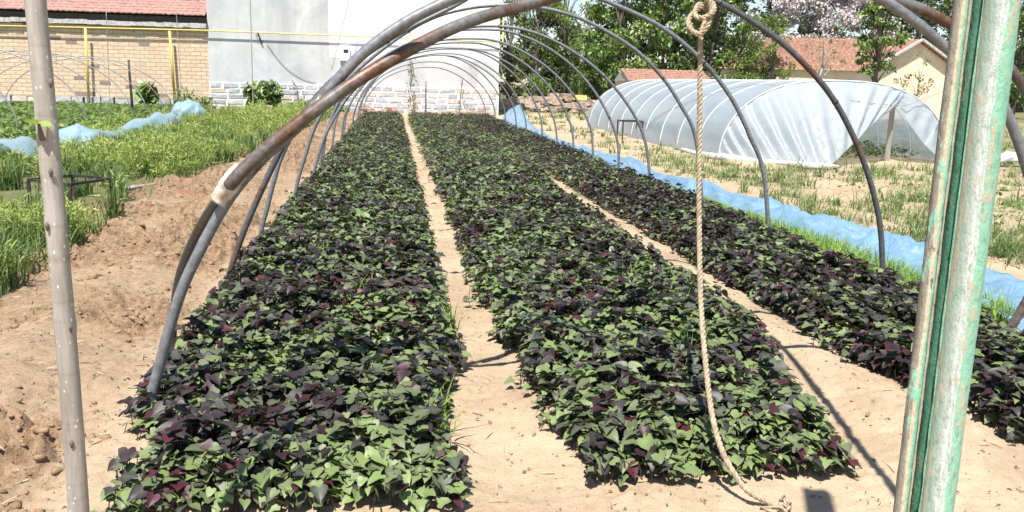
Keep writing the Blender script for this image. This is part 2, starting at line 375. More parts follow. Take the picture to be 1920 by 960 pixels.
def tag(o, label=None, cat=None, group=None, kind=None):
    if label: o['label'] = label
    if cat: o['category'] = cat
    if group: o['group'] = group
    if kind: o['kind'] = kind
    return o

def empty(name, loc, label, cat, group=None):
    o = bpy.data.objects.new(name, None); COL.objects.link(o); o.location = Vector(loc); o.empty_display_size = .2
    return tag(o, label, cat, group)

def spline(keys, n=12):
    P = [Vector(k_) for k_ in keys]; out = []
    for i in range(len(P) - 1):
        p0 = P[i - 1] if i else P[i] * 2 - P[i + 1]; p1, p2 = P[i], P[i + 1]; p3 = P[i + 2] if i + 2 < len(P) else P[i + 1] * 2 - P[i]
        for j in range(n):
            t = j / n
            out.append(.5 * ((2 * p1) + (p2 - p0) * t + (2 * p0 - 5 * p1 + 4 * p2 - p3) * t * t + (-p0 + 3 * p1 - 3 * p2 + p3) * t ** 3))
    out.append(P[-1]); return out

def rot(yaw, pitch, roll):
    """leaf frame: +Y along leaf (tip), +Z up; pitch > 0 drops the tip, roll turns about the midrib"""
    cy, sy, cp, sp, cr, sr = np.cos(yaw), np.sin(yaw), np.cos(pitch), np.sin(pitch), np.cos(roll), np.sin(roll)
    z0, o1 = np.zeros_like(yaw), np.ones_like(yaw)
    Rz = np.array([[cy, -sy, z0], [sy, cy, z0], [z0, z0, o1]]).transpose(2, 0, 1)
    Rx = np.array([[o1, z0, z0], [z0, cp, sp], [z0, -sp, cp]]).transpose(2, 0, 1)
    Ry = np.array([[cr, z0, sr], [z0, o1, z0], [-sr, z0, cr]]).transpose(2, 0, 1)
    return Rz @ Rx @ Ry

def scatter(T, Fc, pos, Rm, sc):
    V = np.einsum('nij,kj->nki', Rm, T) * np.asarray(sc).reshape(-1, 1, 1) + pos[:, None, :]
    n, k_ = len(pos), len(T)
    Fa = (Fc[None] + (np.arange(n) * k_)[:, None, None]).reshape(-1, Fc.shape[1])
    return V.reshape(-1, 3), Fa

_hl = [(-.17, -.17, .0), (-.39, -.15, .03), (-.53, .08, .06), (-.46, .38, .05), (-.25, .70, .01), (-.07, .93, -.08)]
HEART = np.array([(0, 0, -.01)] + _hl + [(0, 1.04, -.13)] + [(-a, b, c) for a, b, c in reversed(_hl)] + [(0, .22, -.03), (0, .62, -.045)], float)
# 0 notch, 1-6 left rim, 7 tip, 8-13 right rim (8 next to the tip), 14 15 midrib
HF = np.array([(0, 14, 2, 1), (14, 4, 3, 2), (14, 15, 5, 4), (15, 7, 6, 5), (0, 13, 12, 14), (14, 12, 11, 10), (14, 10, 9, 15), (15, 9, 8, 7)])
MID = np.array([1 if i_ in (0, 14, 15) else 0 for i_ in range(16)], float)
WAVY = HEART.copy(); WAVY[3, 2] = -.07; WAVY[4, 2] = .11; WAVY[5, 2] = -.03; WAVY[11, 2] = .14; WAVY[10, 2] = -.05; WAVY[9, 2] = .06; WAVY[7] = (.06, 1.0, .02)
CUP = HEART.copy(); CUP[:, 2] *= 2.3; CUP[7, 2] = -.30; CUP[6, 2] = CUP[8, 2] = -.18
LOBED = HEART.copy(); LOBED[3, 0] *= 1.12; LOBED[11, 0] *= 1.12; LOBED[4, 0] *= .74; LOBED[10, 0] *= .74; LOBED[:, 2] -= .12 * LOBED[:, 1] ** 2
KITE = np.array([(0, 0, 0), (-.36, .42, .07), (0, 1, -.05), (.36, .42, .07)], float); KF = np.array([(0, 1, 2), (0, 2, 3)])
OVAL = np.array([(0, 0, 0), (-.3, .3, .05), (-.27, .68, .04), (0, 1, -.06), (.27, .68, .04), (.3, .3, .05)], float); OF = np.array([(0, 3, 2, 1), (0, 5, 4, 3)])
SLIM = np.array([(-.045, 0, 0), (-.05, .5, .02), (0, 1, -.05), (.05, .5, .02), (.045, 0, 0)], float); SF = np.array([(0, 4, 3, 1), (1, 3, 2, 2)])
SF = np.array([(0, 3, 1), (0, 4, 3), (1, 3, 2)])

def cat(parts):
    """join (V, F, tone) pieces whose faces have one size"""
    o = 0; Vs, Fs, Ts = [], [], []
    for V, Fa, t in parts:
        Vs.append(V); Fs.append(Fa + o); Ts.append(t); o += len(V)
    return np.concatenate(Vs), np.concatenate(Fs), np.concatenate(Ts)

# ------------------------------------------------------------------ ground
def axis(parts): return np.concatenate(parts)
xs = axis([np.linspace(-160, -14, 26)[:-1], np.linspace(-14, -3.4, 90)[:-1], np.linspace(-3.4, -1.0, 150)[:-1], np.linspace(-1.0, 4.2, 300)[:-1], np.linspace(4.2, 14, 120)[:-1], np.linspace(14, 170, 40)])
yn = [1.2]
while yn[-1] < 48: yn.append(yn[-1] * 1.0056 + .001)
ys = axis([np.linspace(-30, 1.0, 14), np.array(yn), np.linspace(52, 420, 30)])
X, Y = np.meshgrid(xs, ys); Z = soil_z(X, Y)
nx, ny = len(xs), len(ys)
idx = np.arange(nx * ny).reshape(ny, nx)
Fg = np.stack([idx[:-1, :-1], idx[:-1, 1:], idx[1:, 1:], idx[1:, :-1]], -1).reshape(-1, 4)
dug = sstep(-1.1, -1.5, X) * sstep(-7, -3, X) * (0.62 + .6 * sstep(.36, .56, fbm(X * 1.3, Y * 1.1, 21)))
dug = np.clip(dug + .25 * sstep(.5, .7, fbm(X * 2, Y * 2, 22)), 0, 1)
weedy = np.maximum(sstep(-2.9, -3.6, X) * sstep(5, 8, Y) * .8, sstep(42, 46, Y) * .8)
weedy = np.maximum(weedy, sstep(11, 14, X) * sstep(10, 13, Y) * .5)
ground = np_obj('ground', np.stack([X, Y, Z], -1).reshape(-1, 3), Fg, 'soil', {'dug': dug.ravel(), 'weedy': weedy.ravel()})
tag(ground, 'bare pale sandy earth of the vegetable garden', 'ground', kind='structure')

# loose clods of earth
ICO_V = []
def clods():
    import bmesh
    bm = bmesh.new(); bmesh.ops.create_icosphere(bm, subdivisions=1, radius=1)
    T = np.array([v.co[:] for v in bm.verts]); Fc = np.array([[v.index for v in f.verts] for f in bm.faces]); bm.free()
    Ts = [T * rng.uniform(.55, 1.25, (len(T), 1)) * np.array([1, rng.uniform(.6, .95), rng.uniform(.5, .85)]) for _ in range(6)]
    n = 30000
    u = rng.random(n)
    y = 2.5 * (30 / 2.5) ** (rng.random(n) ** 1.35)
    x = np.where(u < .72, rng.uniform(-3.4, -1.2, n), rng.uniform(-1.2, 4.4, n))
    keep = (u < .72) & (fbm(x * 1.3, y * 1.1, 21) + .3 * (rng.random(n) - .5) > .43)
    mid = (u >= .72) & ((np.abs(x - .52) < .24) | (np.abs(x - 2.38) < .2) | (y < 3.2) | ((y < 5) & (np.abs(x - .65) < .35)))
    m = keep | mid; x, y, u = x[m], y[m], u[m]
    s = (.0035 + .020 * rng.random(len(x)) ** 7) * np.where(u < .72, 1.35, .7)
    pos = np.stack([x, y, soil_z(x, y) + s * .15], -1)
    Rm = rot(rng.uniform(0, 6.28, len(x)), rng.uniform(-.6, .6, len(x)), rng.uniform(-.6, .6, len(x)))
    pick = rng.integers(0, 6, len(x)); V, Fa, _t = cat([(*scatter(Ts[q], Fc, pos[pick == q], Rm[pick == q], s[pick == q]), np.zeros(1)) for q in range(6)])
    o = np_obj('soil_clods', V, Fa, 'clod', smooth=False)
    tag(o, 'small crumbled clods of brown earth scattered over the bare ground', 'soil clods', kind='stuff')
clods()

# straw and dry bits on the paths
def litter():
    n = 1500; y = 2.5 * (16 / 2.5) ** rng.random(n); x = np.where(rng.random(n) < .6, rng.uniform(-3, -1.2, n), rng.uniform(.2, 4.3, n))
    pos = np.stack([x, y, soil_z(x, y) + .008], -1)
    Rm = rot(rng.uniform(0, 6.28, n), rng.normal(0, .15, n), rng.uniform(0, 3, n))
    V, Fa = scatter(SLIM, SF, pos, Rm, rng.uniform(.03, .14, n) * .6)
    n2_ = 2600; y2 = 2.5 * (12 / 2.5) ** rng.random(n2_); x2 = np.where(rng.random(n2_) < .45, rng.uniform(-3, -1.1, n2_), rng.uniform(.2, 4.3, n2_))
    Vd, Fd = scatter(KITE * np.array([.7, 1, 2.2]), KF, np.stack([x2, y2, soil_z(x2, y2) + .004], -1), rot(rng.uniform(0, 6.28, n2_), rng.normal(0, .4, n2_), rng.normal(0, .6, n2_)), rng.uniform(.006, .028, n2_))
    tag(np_obj('leaf_litter', Vd, Fd, 'bark'), 'small dark crumbs of withered leaf scattered on the bare earth', 'leaf litter', kind='stuff')
    tag(np_obj('straw_litter', V, Fa, 'dry_straw'), 'short bits of dry straw strewn over the bare earth', 'straw', kind='stuff')
litter()

# ------------------------------------------------------------------ sweet potato beds
def bed(name, label, x0f, x1f, tone_shift, y0, y1=36.0, seed=0):
    g = np.random.default_rng(100 + seed)
    parts = []; stems = []
    for (a, b, dens, T, Fc, s0, s1) in ((y0, 5.2, 2500, None, HF, .034, .068), (5.2, 8, 2050, None, HF, .036, .068), (8, 14, 1350, None, HF, .042, .074), (14, y1, 800, KITE, KF, .058, .098)):
        a = max(a, y0); L = b - a
        n = int(dens * L * (x1f(10) - x0f(10)))
        y = g.uniform(a - .05, b, n); e0, e1 = x0f(y), x1f(y); ewob = .16 * (fbm(y * 3.2, y * 0 + seed, 41) - .5) * 2
        t = g.random(n); x = e0 + ewob + t * (e1 - e0 + .10 * (fbm(y * 2.0, y * 0 + seed, 43) - .5) * 2 - ewob)
        # slips grow in plants: pull leaves towards plant centres
        cx = np.round(x / .09) * .09 + .03 * (vnoise(np.round(x / .09) * 7.3, np.round(y / .11) * 3.1, 5) - .5); cy = np.round(y / .11) * .11
        pl = vnoise(cx * 31.7, cy * 27.3, 55 + seed)
        fy = sstep(y0 - .06, y0 + .22, y)
        edge = np.minimum(np.minimum(x - e0, e1 - x) / .17 + .35, 1).clip(.15, 1) * (.3 + .7 * fy)
        top = (.085 + .09 * fbm(x * 2.6, y * 2.6, 61 + seed) + .07 * (vnoise(x * 7, y * 7, 62) - .5) + .15 * (pl - .5)) * (.35 + .65 * edge) + .035
        d = g.random(n) ** np.where(np.minimum(np.minimum(x - e0, e1 - x), y - y0) < .12, .9, 2.0)
        z = soil_z(x, y) + top * (1 - .62 * d)
        yaw = g.uniform(0, 6.28, n)
        out = np.where(x < e0 + .12, 1.57, np.where(x > e1 - .12, -1.57, 0)) ; onedge = (np.abs(out) > 0) & (g.random(n) < .65)
        yaw = np.where(onedge, out + g.normal(0, .7, n), yaw)
        front = (y < y0 + .22) & (g.random(n) < .65); yaw = np.where(front, math.pi + g.normal(0, .7, n), yaw)
        pitch = g.normal(.16, .30, n) + .30 * (1 - edge)
        roll = g.normal(0, .30, n)
        sc = g.uniform(s0, s1, n) * (1 - .25 * d)
        patch = fbm(x * 1.7, y * 1.7, 71 + seed, 3)
        tone = .425 + tone_shift + .75 * (patch - .5) + g.normal(0, .23, n) + .42 * (pl - .5)
        crim = (g.random(n) < .03 + .16 * sstep(.56, .72, fbm(x * 2.3, y * 2.3, 81 + seed)))
        tone = np.where(crim, g.uniform(.87, 1, n), np.clip(tone, 0, .86))
        # occasional bright young shoots
        near_edge = np.minimum(np.minimum(x - e0, e1 - x), (y - y0) * .8)
        keep = g.random(n) < np.clip(.45 + near_edge / .12 + .5 * (pl - .4), .25, 1)
        x, y, z, yaw, pitch, roll, sc, tone, cx, cy = (q[keep] for q in (x, y, z, yaw, pitch, roll, sc, tone, cx, cy)); n = len(x)
        pos = np.stack([x, y, z], -1); Rm = rot(yaw, pitch, roll)
        if T is None:
            pick = g.integers(0, 4, n)
            for q, TT in enumerate((HEART, WAVY, CUP, LOBED)):
                mm = pick == q; V, Fa = scatter(TT, Fc, pos[mm], Rm[mm], sc[mm]); parts.append((V, Fa, (tone[mm][:, None] - np.where(tone[mm] < .86, .09, .03)[:, None] * MID[None]).clip(0, 1).ravel()))
            if a < 8:
                mm = np.arange(n) % 2 == 0
                p0 = pos[mm]; base = p0 * np.array([.55, .55, 0]) + np.stack([cx, cy, soil_z(cx, cy)], -1)[mm] * np.array([.45, .45, 1])
                wv = np.array([.0022, 0, 0]); V = np.stack([base - wv, base + wv, p0 + wv * .7, p0 - wv * .7], 1).reshape(-1, 3)
                Fa = np.arange(len(V)).reshape(-1, 4); stems.append((V, Fa, np.repeat(g.uniform(.5, .88, len(p0)), 4)))
        else:
            V, Fa = scatter(T, Fc, pos, Rm, sc); Fa = np.concatenate([Fa, Fa[:, 2:3]], 1)
            parts.append((V, None, (Fa[:, :3], np.repeat(tone, len(T)))))
    quads = [p for p in parts if p[1] is not None] + stems
    V, Fa, t = cat(quads)
    # far leaves are folded kites of two triangles: write each as one four-cornered face
    far = [p for p in parts if p[1] is None]
    for V2, _, (_, t2) in far:
        F2 = np.arange(len(V2)).reshape(-1, 4); Fa = np.concatenate([Fa, F2 + len(V)]); V = np.concatenate([V, V2]); t = np.concatenate([t, t2])
    o = np_obj(name, V, Fa, 'sweet_leaf', {'tone': t})
    tag(o, label, 'seedling bed', 'beds of sweet potato slips', 'stuff')
bed('sweet_potato_bed', 'leftmost bed of green and purple sweet potato slips along the rusty hoop feet', lambda y: -1.17 + .22 * sstep(4.4, 3.0, y) + 0 * y, lambda y: .37 - .13 * sstep(5, 3.2, y) + 0 * y, .02, 2.97, seed=1)
bed('sweet_potato_bed', 'middle bed of green and maroon sweet potato slips between two bare earth paths', lambda y: .62 + .10 * sstep(5.2, 3.3, y) + 0 * y, lambda y: 2.22 - .36 * sstep(5.2, 3.2, y) + .22 * sstep(11, 15, y), .0, 3.10, seed=2)
bed('sweet_potato_bed', 'darkest bed of purplish sweet potato slips beside the blue plastic film', lambda y: 2.54 + .14 * sstep(4.4, 3.2, y) - .05 * sstep(11, 15, y), lambda y: 3.80 + .06 * sstep(7, 10, y) + 0 * y, .12, 3.3, seed=3)

# ------------------------------------------------------------------ grasses and weeds
def blades(x, y, z0, h, lean, wid, tone, g, segs=3):
    n = len(x); yaw = g.uniform(0, 6.28, n); az = np.stack([np.cos(yaw), np.sin(yaw)], -1); sd = np.stack([-np.sin(yaw), np.cos(yaw)], -1)
    rows = []
    for k_ in range(segs + 1):
        t = k_ / segs; ww = wid * (1 - t ** 1.5) * .5 + .0006
        cx = x + az[:, 0] * lean * t ** 2 * h; cy = y + az[:, 1] * lean * t ** 2 * h; cz = z0 + h * (t - .35 * lean * t ** 3)
        for sgn in (-1, 1): rows.append(np.stack([cx + sd[:, 0] * ww * sgn, cy + sd[:, 1] * ww * sgn, cz], -1))
    V = np.stack(rows, 1); nv = V.shape[1]
    Fc = np.array([(2 * k_, 2 * k_ + 1, 2 * k_ + 3, 2 * k_ + 2) for k_ in range(segs)])
    Fa = (Fc[None] + (np.arange(n) * nv)[:, None, None]).reshape(-1, 4)
    return V.reshape(-1, 3), Fa, np.repeat(tone, nv)

g = np.random.default_rng(11)
def left_edge(y):   # right-hand limit of the weeds on the left
    return -2.75 + .55 * sstep(20, 30, y) - .35 * np.exp(-((y - 12) / 2.0) ** 2) + .35 * (fbm(y * .8, y * 0, 91) - .5)
n = 16000; y = 5.2 * (37 / 5.2) ** g.random(n); x = left_edge(y) - g.random(n) ** 1.3 * (2.2 + .13 * y)
dens = np.where((y > 9.2) & (y < 13.2), .35, 1.0) * (.35 + sstep(.35, .6, fbm(x * .9, y * .9, 92)))
m = (g.random(n) < dens) & ~((y > 8.6) & (y < 13.2) & (g.random(n) < .45)); x, y = x[m], y[m]; n = len(x)
hgt = g.uniform(.14, .36, n) * np.where((y > 9.0) & (y < 13.6), .5, 1) * (1 - .5 * sstep(-4.2, -5.2, x + .06 * (y - 16)) * sstep(11, 13, y))
P = [blades(x, y, soil_z(x, y), hgt, g.uniform(.2, .9, n), g.uniform(.006, .012, n) * (1 + y / 18), np.clip(g.normal(.42, .2, n), 0, 1), g)]
# tussocks of darker broad grass
nt_ = 110; ty = 5.4 * (34 / 5.4) ** g.random(nt_); tx = left_edge(ty) - g.random(nt_) * (1.4 + .08 * ty)
cx = np.repeat(tx, 45) + g.normal(0, .05, nt_ * 45); cy = np.repeat(ty, 45) + g.normal(0, .05, nt_ * 45); nn = len(cx)
P.append(blades(cx, cy, soil_z(cx, cy), g.uniform(.2, .5, nn), g.uniform(.2, .8, nn), g.uniform(.008, .014, nn) * (1 + cy / 22), np.clip(g.normal(.22, .15, nn), 0, 1), g))
V, Fa, t = cat(P)
tag(np_obj('long_grass', V, Fa, 'grass_blade', {'tone': t}), 'long mixed green grass on the left side of the garden', 'grass', kind='stuff')

# feathery yellow-flowering weeds (dill like)
def feathery(px, py, h, rad, gg, leaves):
    n = len(px); N = n * leaves
    t = gg.random(N) ** .7; hh = np.repeat(h, leaves); rr = np.repeat(rad, leaves)
    ang = gg.uniform(0, 6.28, N); rad_ = rr * (.25 + .9 * np.sin(np.clip(t, 0, 1) * 2.6)) * np.sqrt(gg.random(N))
    X_ = np.repeat(px, leaves) + rad_ * np.cos(ang); Y_ = np.repeat(py, leaves) + rad_ * np.sin(ang)
    Z_ = soil_z(X_, Y_) + hh * (.12 + .88 * t)
    flower = (t > .82) & (gg.random(N) < .3)
    tone = np.where(flower, gg.uniform(.95, 1, N), np.clip(gg.normal(.40, .22, N) + .3 * (t - .5) + .95 * (np.repeat(fbm(px * .7, py * .7, 95), leaves) - .5), 0, .92))
    sc = np.where(flower, gg.uniform(.005, .010, N), gg.uniform(.035, .075, N)) * (1 + .035 * Y_)
    Rm = rot(ang + gg.normal(0, .9, N) - 1.57, gg.normal(-.5, .5, N), gg.uniform(-1, 1, N))
    Tl = SLIM.copy(); Tl[:, 0] *= 1.5
    V1, F1 = scatter(Tl, SF, np.stack([X_, Y_, Z_], -1)[~flower], Rm[~flower], sc[~flower])
    T2 = np.array([(-.5, 0, 0), (.5, 0, 0), (.5, 1, .1), (0, 1.3, 0), (-.5, 1, .1)], float); F2_ = np.array([(0, 1, 2), (0, 2, 3), (0, 3, 4)])
    V2, F2 = scatter(T2, F2_, np.stack([X_, Y_, Z_], -1)[flower], Rm[flower], sc[flower])
    return cat([(V1, F1, np.repeat(tone[~flower], 5)), (V2, F2, np.repeat(tone[flower], 5))])
n = 1500; y = 5.6 * (37 / 5.6) ** g.random(n); x = left_edge(y) - .1 - g.random(n) ** 1.2 * (2.0 + .12 * y)
m = (~((y > 8.6) & (y < 13.4) & (x > -5.2)) | (g.random(n) < .06)) & (fbm(x * .8, y * .8, 97) > .42)
x, y = x[m], y[m]
low = 1 - .42 * sstep(-4.2, -5.2, x + .06 * (y - 16)) * sstep(11, 13, y) - .45 * sstep(9.6, 8.2, y) * sstep(7, 8, y)
V, Fa, t = feathery(x, y, g.uniform(.20, .56, len(x)) * (.55 + .85 * fbm(x * .6, y * .6, 99)) * low, g.uniform(.10, .2, len(x)), g, 90)
tag(np_obj('feathery_weeds', V, Fa, 'weed_leaf', {'tone': t}), 'feathery yellow-green flowering weeds massed left of the hoops', 'weeds', kind='stuff')

# right side: sparse wheat-like tufts on sandy soil
nt_ = 2600; ty = 5.8 * (44 / 5.8) ** g.random(nt_); tx = 5.0 + g.random(nt_) * (1 + .62 * ty)
inside = (tx > 6.7) & (tx < 12.5) & (ty > 17.5) & (ty < 33); m = ~inside & ((fbm(tx * .8, ty * .8, 101) > .44) | ((tx > 11) & (fbm(tx * .8, ty * .8, 102) > .45))); tx, ty = tx[m], ty[m]
kk = 15; sp_ = np.repeat(g.uniform(.03, .12, len(tx)), kk); th = np.repeat(.10 + .34 * g.random(len(tx)) ** 2, kk); tt = np.repeat(g.normal(.42, .2, len(tx)), kk)
cx = np.repeat(tx, kk) + g.normal(0, 1, len(tx) * kk) * sp_; cy = np.repeat(ty, kk) + g.normal(0, 1, len(tx) * kk) * sp_; nn = len(cx)
V, Fa, t = blades(cx, cy, soil_z(cx, cy), th * g.uniform(.5, 1.15, nn), g.uniform(.3, 1.9, nn), g.uniform(.005, .011, nn) * (1 + cy / 22), np.clip(tt + g.normal(0, .2, nn), 0, 1), g)
tag(np_obj('wheat_tufts', V, Fa, 'grass_blade', {'tone': t}), 'sparse tufts of wild wheat on the sandy ground right of the blue film', 'grass', kind='stuff')
n = 6200; y = 8 * (44 / 8) ** g.random(n); x = 5.1 + g.random(n) * (.62 * y); inside = (x > 6.7) & (x < 12.5) & (y > 17) & (y < 33)
m = ~inside & ((fbm(x * .5, y * .5, 103) > .5) | ((x > 11.5) & (y > 12))); x, y = x[m], y[m]
Rm = rot(g.uniform(0, 6.28, len(x)), g.normal(-.4, .5, len(x)), g.normal(0, .5, len(x)))
V, Fa = scatter(OVAL, OF, np.stack([x, y, soil_z(x, y) + g.uniform(.01, .14, len(x))], -1), Rm, g.uniform(.025, .06, len(x)) * (1 + y / 25))
tag(np_obj('low_weeds', V, Fa, 'grass_blade', {'tone': np.repeat(g.uniform(.1, .85, len(x)), 6)}), 'low yellow-green weeds spreading over the sandy right-hand field', 'weeds', kind='stuff')

# bright grass strip along the bed on the right
n = 6500; y = 5.3 + 6.0 * g.random(n) ** 1.15; x = 3.80 + g.random(n) * (.52 - .30 * sstep(8.5, 11.3, y))
V, Fa, t = blades(x, y, soil_z(x, y), g.uniform(.08, .22, n), g.uniform(.2, 1.1, n), g.uniform(.006, .012, n), g.random(n), g)
tag(np_obj('bright_grass', V, Fa, 'bright_grass', {'tone': t}), 'bright green young grass strip between the dark bed and the blue film', 'grass', kind='stuff')
# a few grass blades and weeds at the front edges of the bare soil
n = 420; y = g.uniform(4.8, 10, n); x = -2.1 - g.random(n) * 1.1; m = fbm(x * 1.5, y * 1.5, 107) > .55; x, y = x[m], y[m]; n = len(x)
V, Fa, t = blades(x, y, soil_z(x, y), g.uniform(.03, .12, n), g.uniform(.5, 1.5, n), g.uniform(.004, .008, n), np.clip(g.normal(.5, .3, n), 0, 1), g)
tag(np_obj('short_grass', V, Fa, 'grass_blade', {'tone': t}), 'thin short grass sprouting from the brown clods by the wooden pole', 'grass', kind='stuff')

# stray weeds among the slips
wx, wy = [], []
for px_, py_ in ((690, 545), (838, 590), (610, 470), (665, 375), (1265, 575), (820, 770), (720, 640), (905, 370), (1180, 515), (1290, 655), (700, 300), (960, 420)):
    p_ = on_ground(px_, py_, .17); wx.append(p_.x); wy.append(p_.y)
wx, wy = np.array(wx), np.array(wy); kk = 26; cx = np.repeat(wx, kk) + g.normal(0, .035, len(wx) * kk); cy = np.repeat(wy, kk) + g.normal(0, .03, len(wx) * kk); nn = len(cx)
V1, F1, t1 = blades(cx, cy, soil_z(cx, cy) + .05, g.uniform(.12, .26, nn), g.uniform(.2, 1.0, nn), g.uniform(.005, .011, nn), g.uniform(.2, 1, nn), g)
tag(np_obj('stray_weeds', V1, F1, 'bright_grass', {'tone': t1}), 'small bright green weeds poking up among the sweet potato slips', 'weeds', kind='stuff')

# far-left plot of young crop
n = 34000; y = 20 + 19.5 * g.random(n); x = -15.8 + 8.3 * g.random(n)
z = soil_z(x, y) + .10 + .22 * fbm(x * 1.6, y * 1.6, 111) * g.random(n) ** .5
V, Fa = scatter(KITE, np.array([(0, 1, 2, 3)]), np.stack([x, y, z], -1), rot(g.uniform(0, 6.28, n), g.normal(.3, .4, n), g.normal(0, .4, n)), g.uniform(.09, .16, n))
tag(np_obj('leafy_crop', V, Fa, 'plot_leaf', {'tone': np.repeat(np.clip(g.normal(.4, .3, n), 0, 1), 4)}), 'low green leafy crop under the thin hoops in front of the brick wall', 'crop', kind='stuff')

# ------------------------------------------------------------------ hoops of the main tunnel
XC, HW, HH = 1.30, 2.45, 2.30
PROF = [(-2.45, -.05), (-2.42, .32), (-2.33, .72), (-2.10, 1.18), (-1.66, 1.66), (-1.05, 2.03), (-.4, 2.22), (.15, 2.27), (.6, 2.24), (1.12, 2.06), (1.65, 1.72), (2.1, 1.24), (2.37, .72), (2.45, .3), (2.45, -.05)]
hoopY = [6.2, 8.3, 10.25, 12.5, 14.3, 16.3, 18.2, 20.2, 22.3, 24.6, 27.0, 29.6, 32.4, 35.6]
hl = ['rust-brown steel hoop rising just behind the two taped front hoops', 'grey steel hoop standing second behind the two taped front hoops',
      'grey steel hoop passing behind the hanging rope, third behind the taped hoops', 'grey steel hoop standing fourth behind the two taped front hoops',
      'grey steel hoop standing fifth behind the two taped front hoops', 'grey steel hoop standing sixth behind the two taped front hoops',
      'grey steel hoop standing seventh behind the two taped front hoops', 'grey steel hoop standing eighth behind the two taped front hoops',
      'thin looking steel hoop seventh from the white house end of the beds', 'thin looking steel hoop sixth from the white house end of the beds',
      'thin looking steel hoop fifth from the white house end of the beds', 'thin looking steel hoop fourth from the white house end of the beds',
      'thin looking steel hoop third from the white house end of the beds', 'low thin steel hoop farthest back, nearest the white house']
CUSTOM = {
 0: ([(425, 540), (447, 462), (480, 380), (530, 275), (573, 208), (634, 142), (758, 51), (842, 2)], [(.95, 2.33), (1.4, 2.38), (1.85, 2.31)], [(1340, 0), (1400, 33), (1460, 75), (1510, 122), (1560, 182), (1603, 262), (1635, 352), (1652, 440)]),
 1: ([(490, 440), (501, 390), (515, 335), (531, 287), (572, 212), (640, 140), (740, 68), (850, 12)], [(.85, 2.36), (1.3, 2.43), (1.62, 2.40)], [(1132, 0), (1237, 49), (1312, 109), (1369, 180), (1406, 255), (1432, 326)]),
 2: ([(556, 350), (573, 290), (594, 230), (630, 175), (682, 121), (758, 63), (818, 31), (880, 15), (935, 10), (994, 11), (1087, 34), (1181, 86), (1237, 139), (1275, 195), (1305, 262)], [], []),
 3: ([(592, 310), (612, 250), (650, 185), (700, 135), (760, 95), (810, 71), (857, 57), (900, 49), (975, 54), (1050, 82), (1125, 135), (1181, 202), (1211, 270)], [], [])}
for i, (hy, lb) in enumerate(zip(hoopY, hl)):
    s = 1.0 + random.uniform(-.02, .02); dxx = random.uniform(-.04, .04); hs = HH / 2.27 * random.uniform(.97, 1.02)
    if i == 13: hs = .88
    if i == 12: hs = .95
    tilt = random.uniform(-.12, .12)
    keys = [(XC + dxx + a * s + random.uniform(-.015, .015), hy + tilt * (b / 2.2) + random.uniform(-.01, .01), b * hs) for a, b in PROF]
    if i in CUSTOM:
        lf, mid, rt_ = CUSTOM[i]
        keys = [Vector((XC - HW + .02, hy, -.05))] + [at(a, b, hy) for a, b in lf] + [Vector((a, hy, b)) for a, b in mid] + [at(a, b, hy) for a, b in rt_] + [Vector((XC + HW + .03, hy, -.05))]
    mb = MB().tube(spline(keys, 8), .0215, 10)
    o = mb.build('tunnel_hoop', 'dark_pipe' if i == 0 else 'galvanised', None, True, Vector((XC, hy, 0)))
    tag(o, lb, 'hoop', 'steel hoops arching over the sweet potato beds')
    if i < 7:
        sp_ = spline(keys, 8)
        for q in (.24, .40, .62, .80):
            j = int(len(sp_) * (q + random.uniform(-.03, .03))); a_, b_ = sp_[j], sp_[j + 1]; d_ = (b_ - a_).normalized(); c_ = a_
            tie_ = MB().tube([c_ - d_ * .010, c_ - d_ * .004, c_ + d_ * .005, c_ + d_ * .012], [.0225, .026, .0255, .0225], 8, jit=.08)
            tie_.tube([c_ + Vector((0, -.02, -.015)), c_ + Vector((random.uniform(-.02, .02), -.03, -.05))], .0035, 4)
            tie_.build('wire_tie', 'black_steel', o)

# front silver hoop
def path(keys): return [at(px, py, Yq) for px, py, Yq in keys]
k1 = [Vector((-1.10, 3.81, -.05))] + path([(298, 690, 3.81), (335, 560, 3.81), (375, 470, 3.81), (428, 375, 3.81), (490, 300, 3.80), (560, 235, 3.80), (690, 92, 3.80), (840, 2, 3.80)]) + [Vector((.75, 3.80, 2.06)), Vector((1.3, 3.8, 2.13)), Vector((1.75, 3.8, 2.09))] + path([(1659, 2, 3.8), (1777, 92, 3.8), (1882, 200, 3.8)]) + [Vector((3.10, 3.8, .92)), Vector((3.24, 3.8, .45)), Vector((3.28, 3.8, -.05))]
h1 = empty('tunnel_hoop', (1.1, 3.8, 0), 'silver grey front hoop with tape, nearest to the hanging rope knot', 'hoop', 'steel hoops arching over the sweet potato beds')
MB().tube(spline(k1, 10), .0235, 12).build('pipe', 'galvanised', h1, True)
# sleeve joint and binding tape
jp = spline(k1, 10); 
MB().tube(jp[62:65], .0262, 12).build('sleeve', 'galvanised', h1, True)
k2 = [Vector((-1.22, 4.93, -.05))] + path([(325, 600, 4.80), (336, 520, 4.55), (365, 445, 4.25), (405, 378, 3.85), (430, 348, 3.745), (470, 305, 3.73), (560, 230, 3.735), (700, 132, 3.80), (860, 48, 4.0), (1000, 6, 4.25)]) + [Vector((1.25, 4.45, 2.09)), Vector((1.9, 4.5, 2.12))] + path([(1670, -2, 4.5), (1784, 47, 4.5), (1897, 132, 4.5)]) + [Vector((3.75, 4.6, 1.25)), Vector((3.98, 4.7, .85)), Vector((3.93, 4.8, .42)), Vector((3.77, 4.86, -.05))]
h2 = empty('tunnel_hoop', (1.1, 4.6, 0), 'rust-brown hoop crossing low over the silver hoop at the front left', 'hoop', 'steel hoops arching over the sweet potato beds')
sp2 = spline(k2, 10)
MB().tube(sp2[:51], .0215, 12).build('lower_pipe', 'dark_pipe', h2, True)
MB().tube(sp2[50:], .0275, 12).build('upper_pipe', 'rusty_pipe', h2, True)
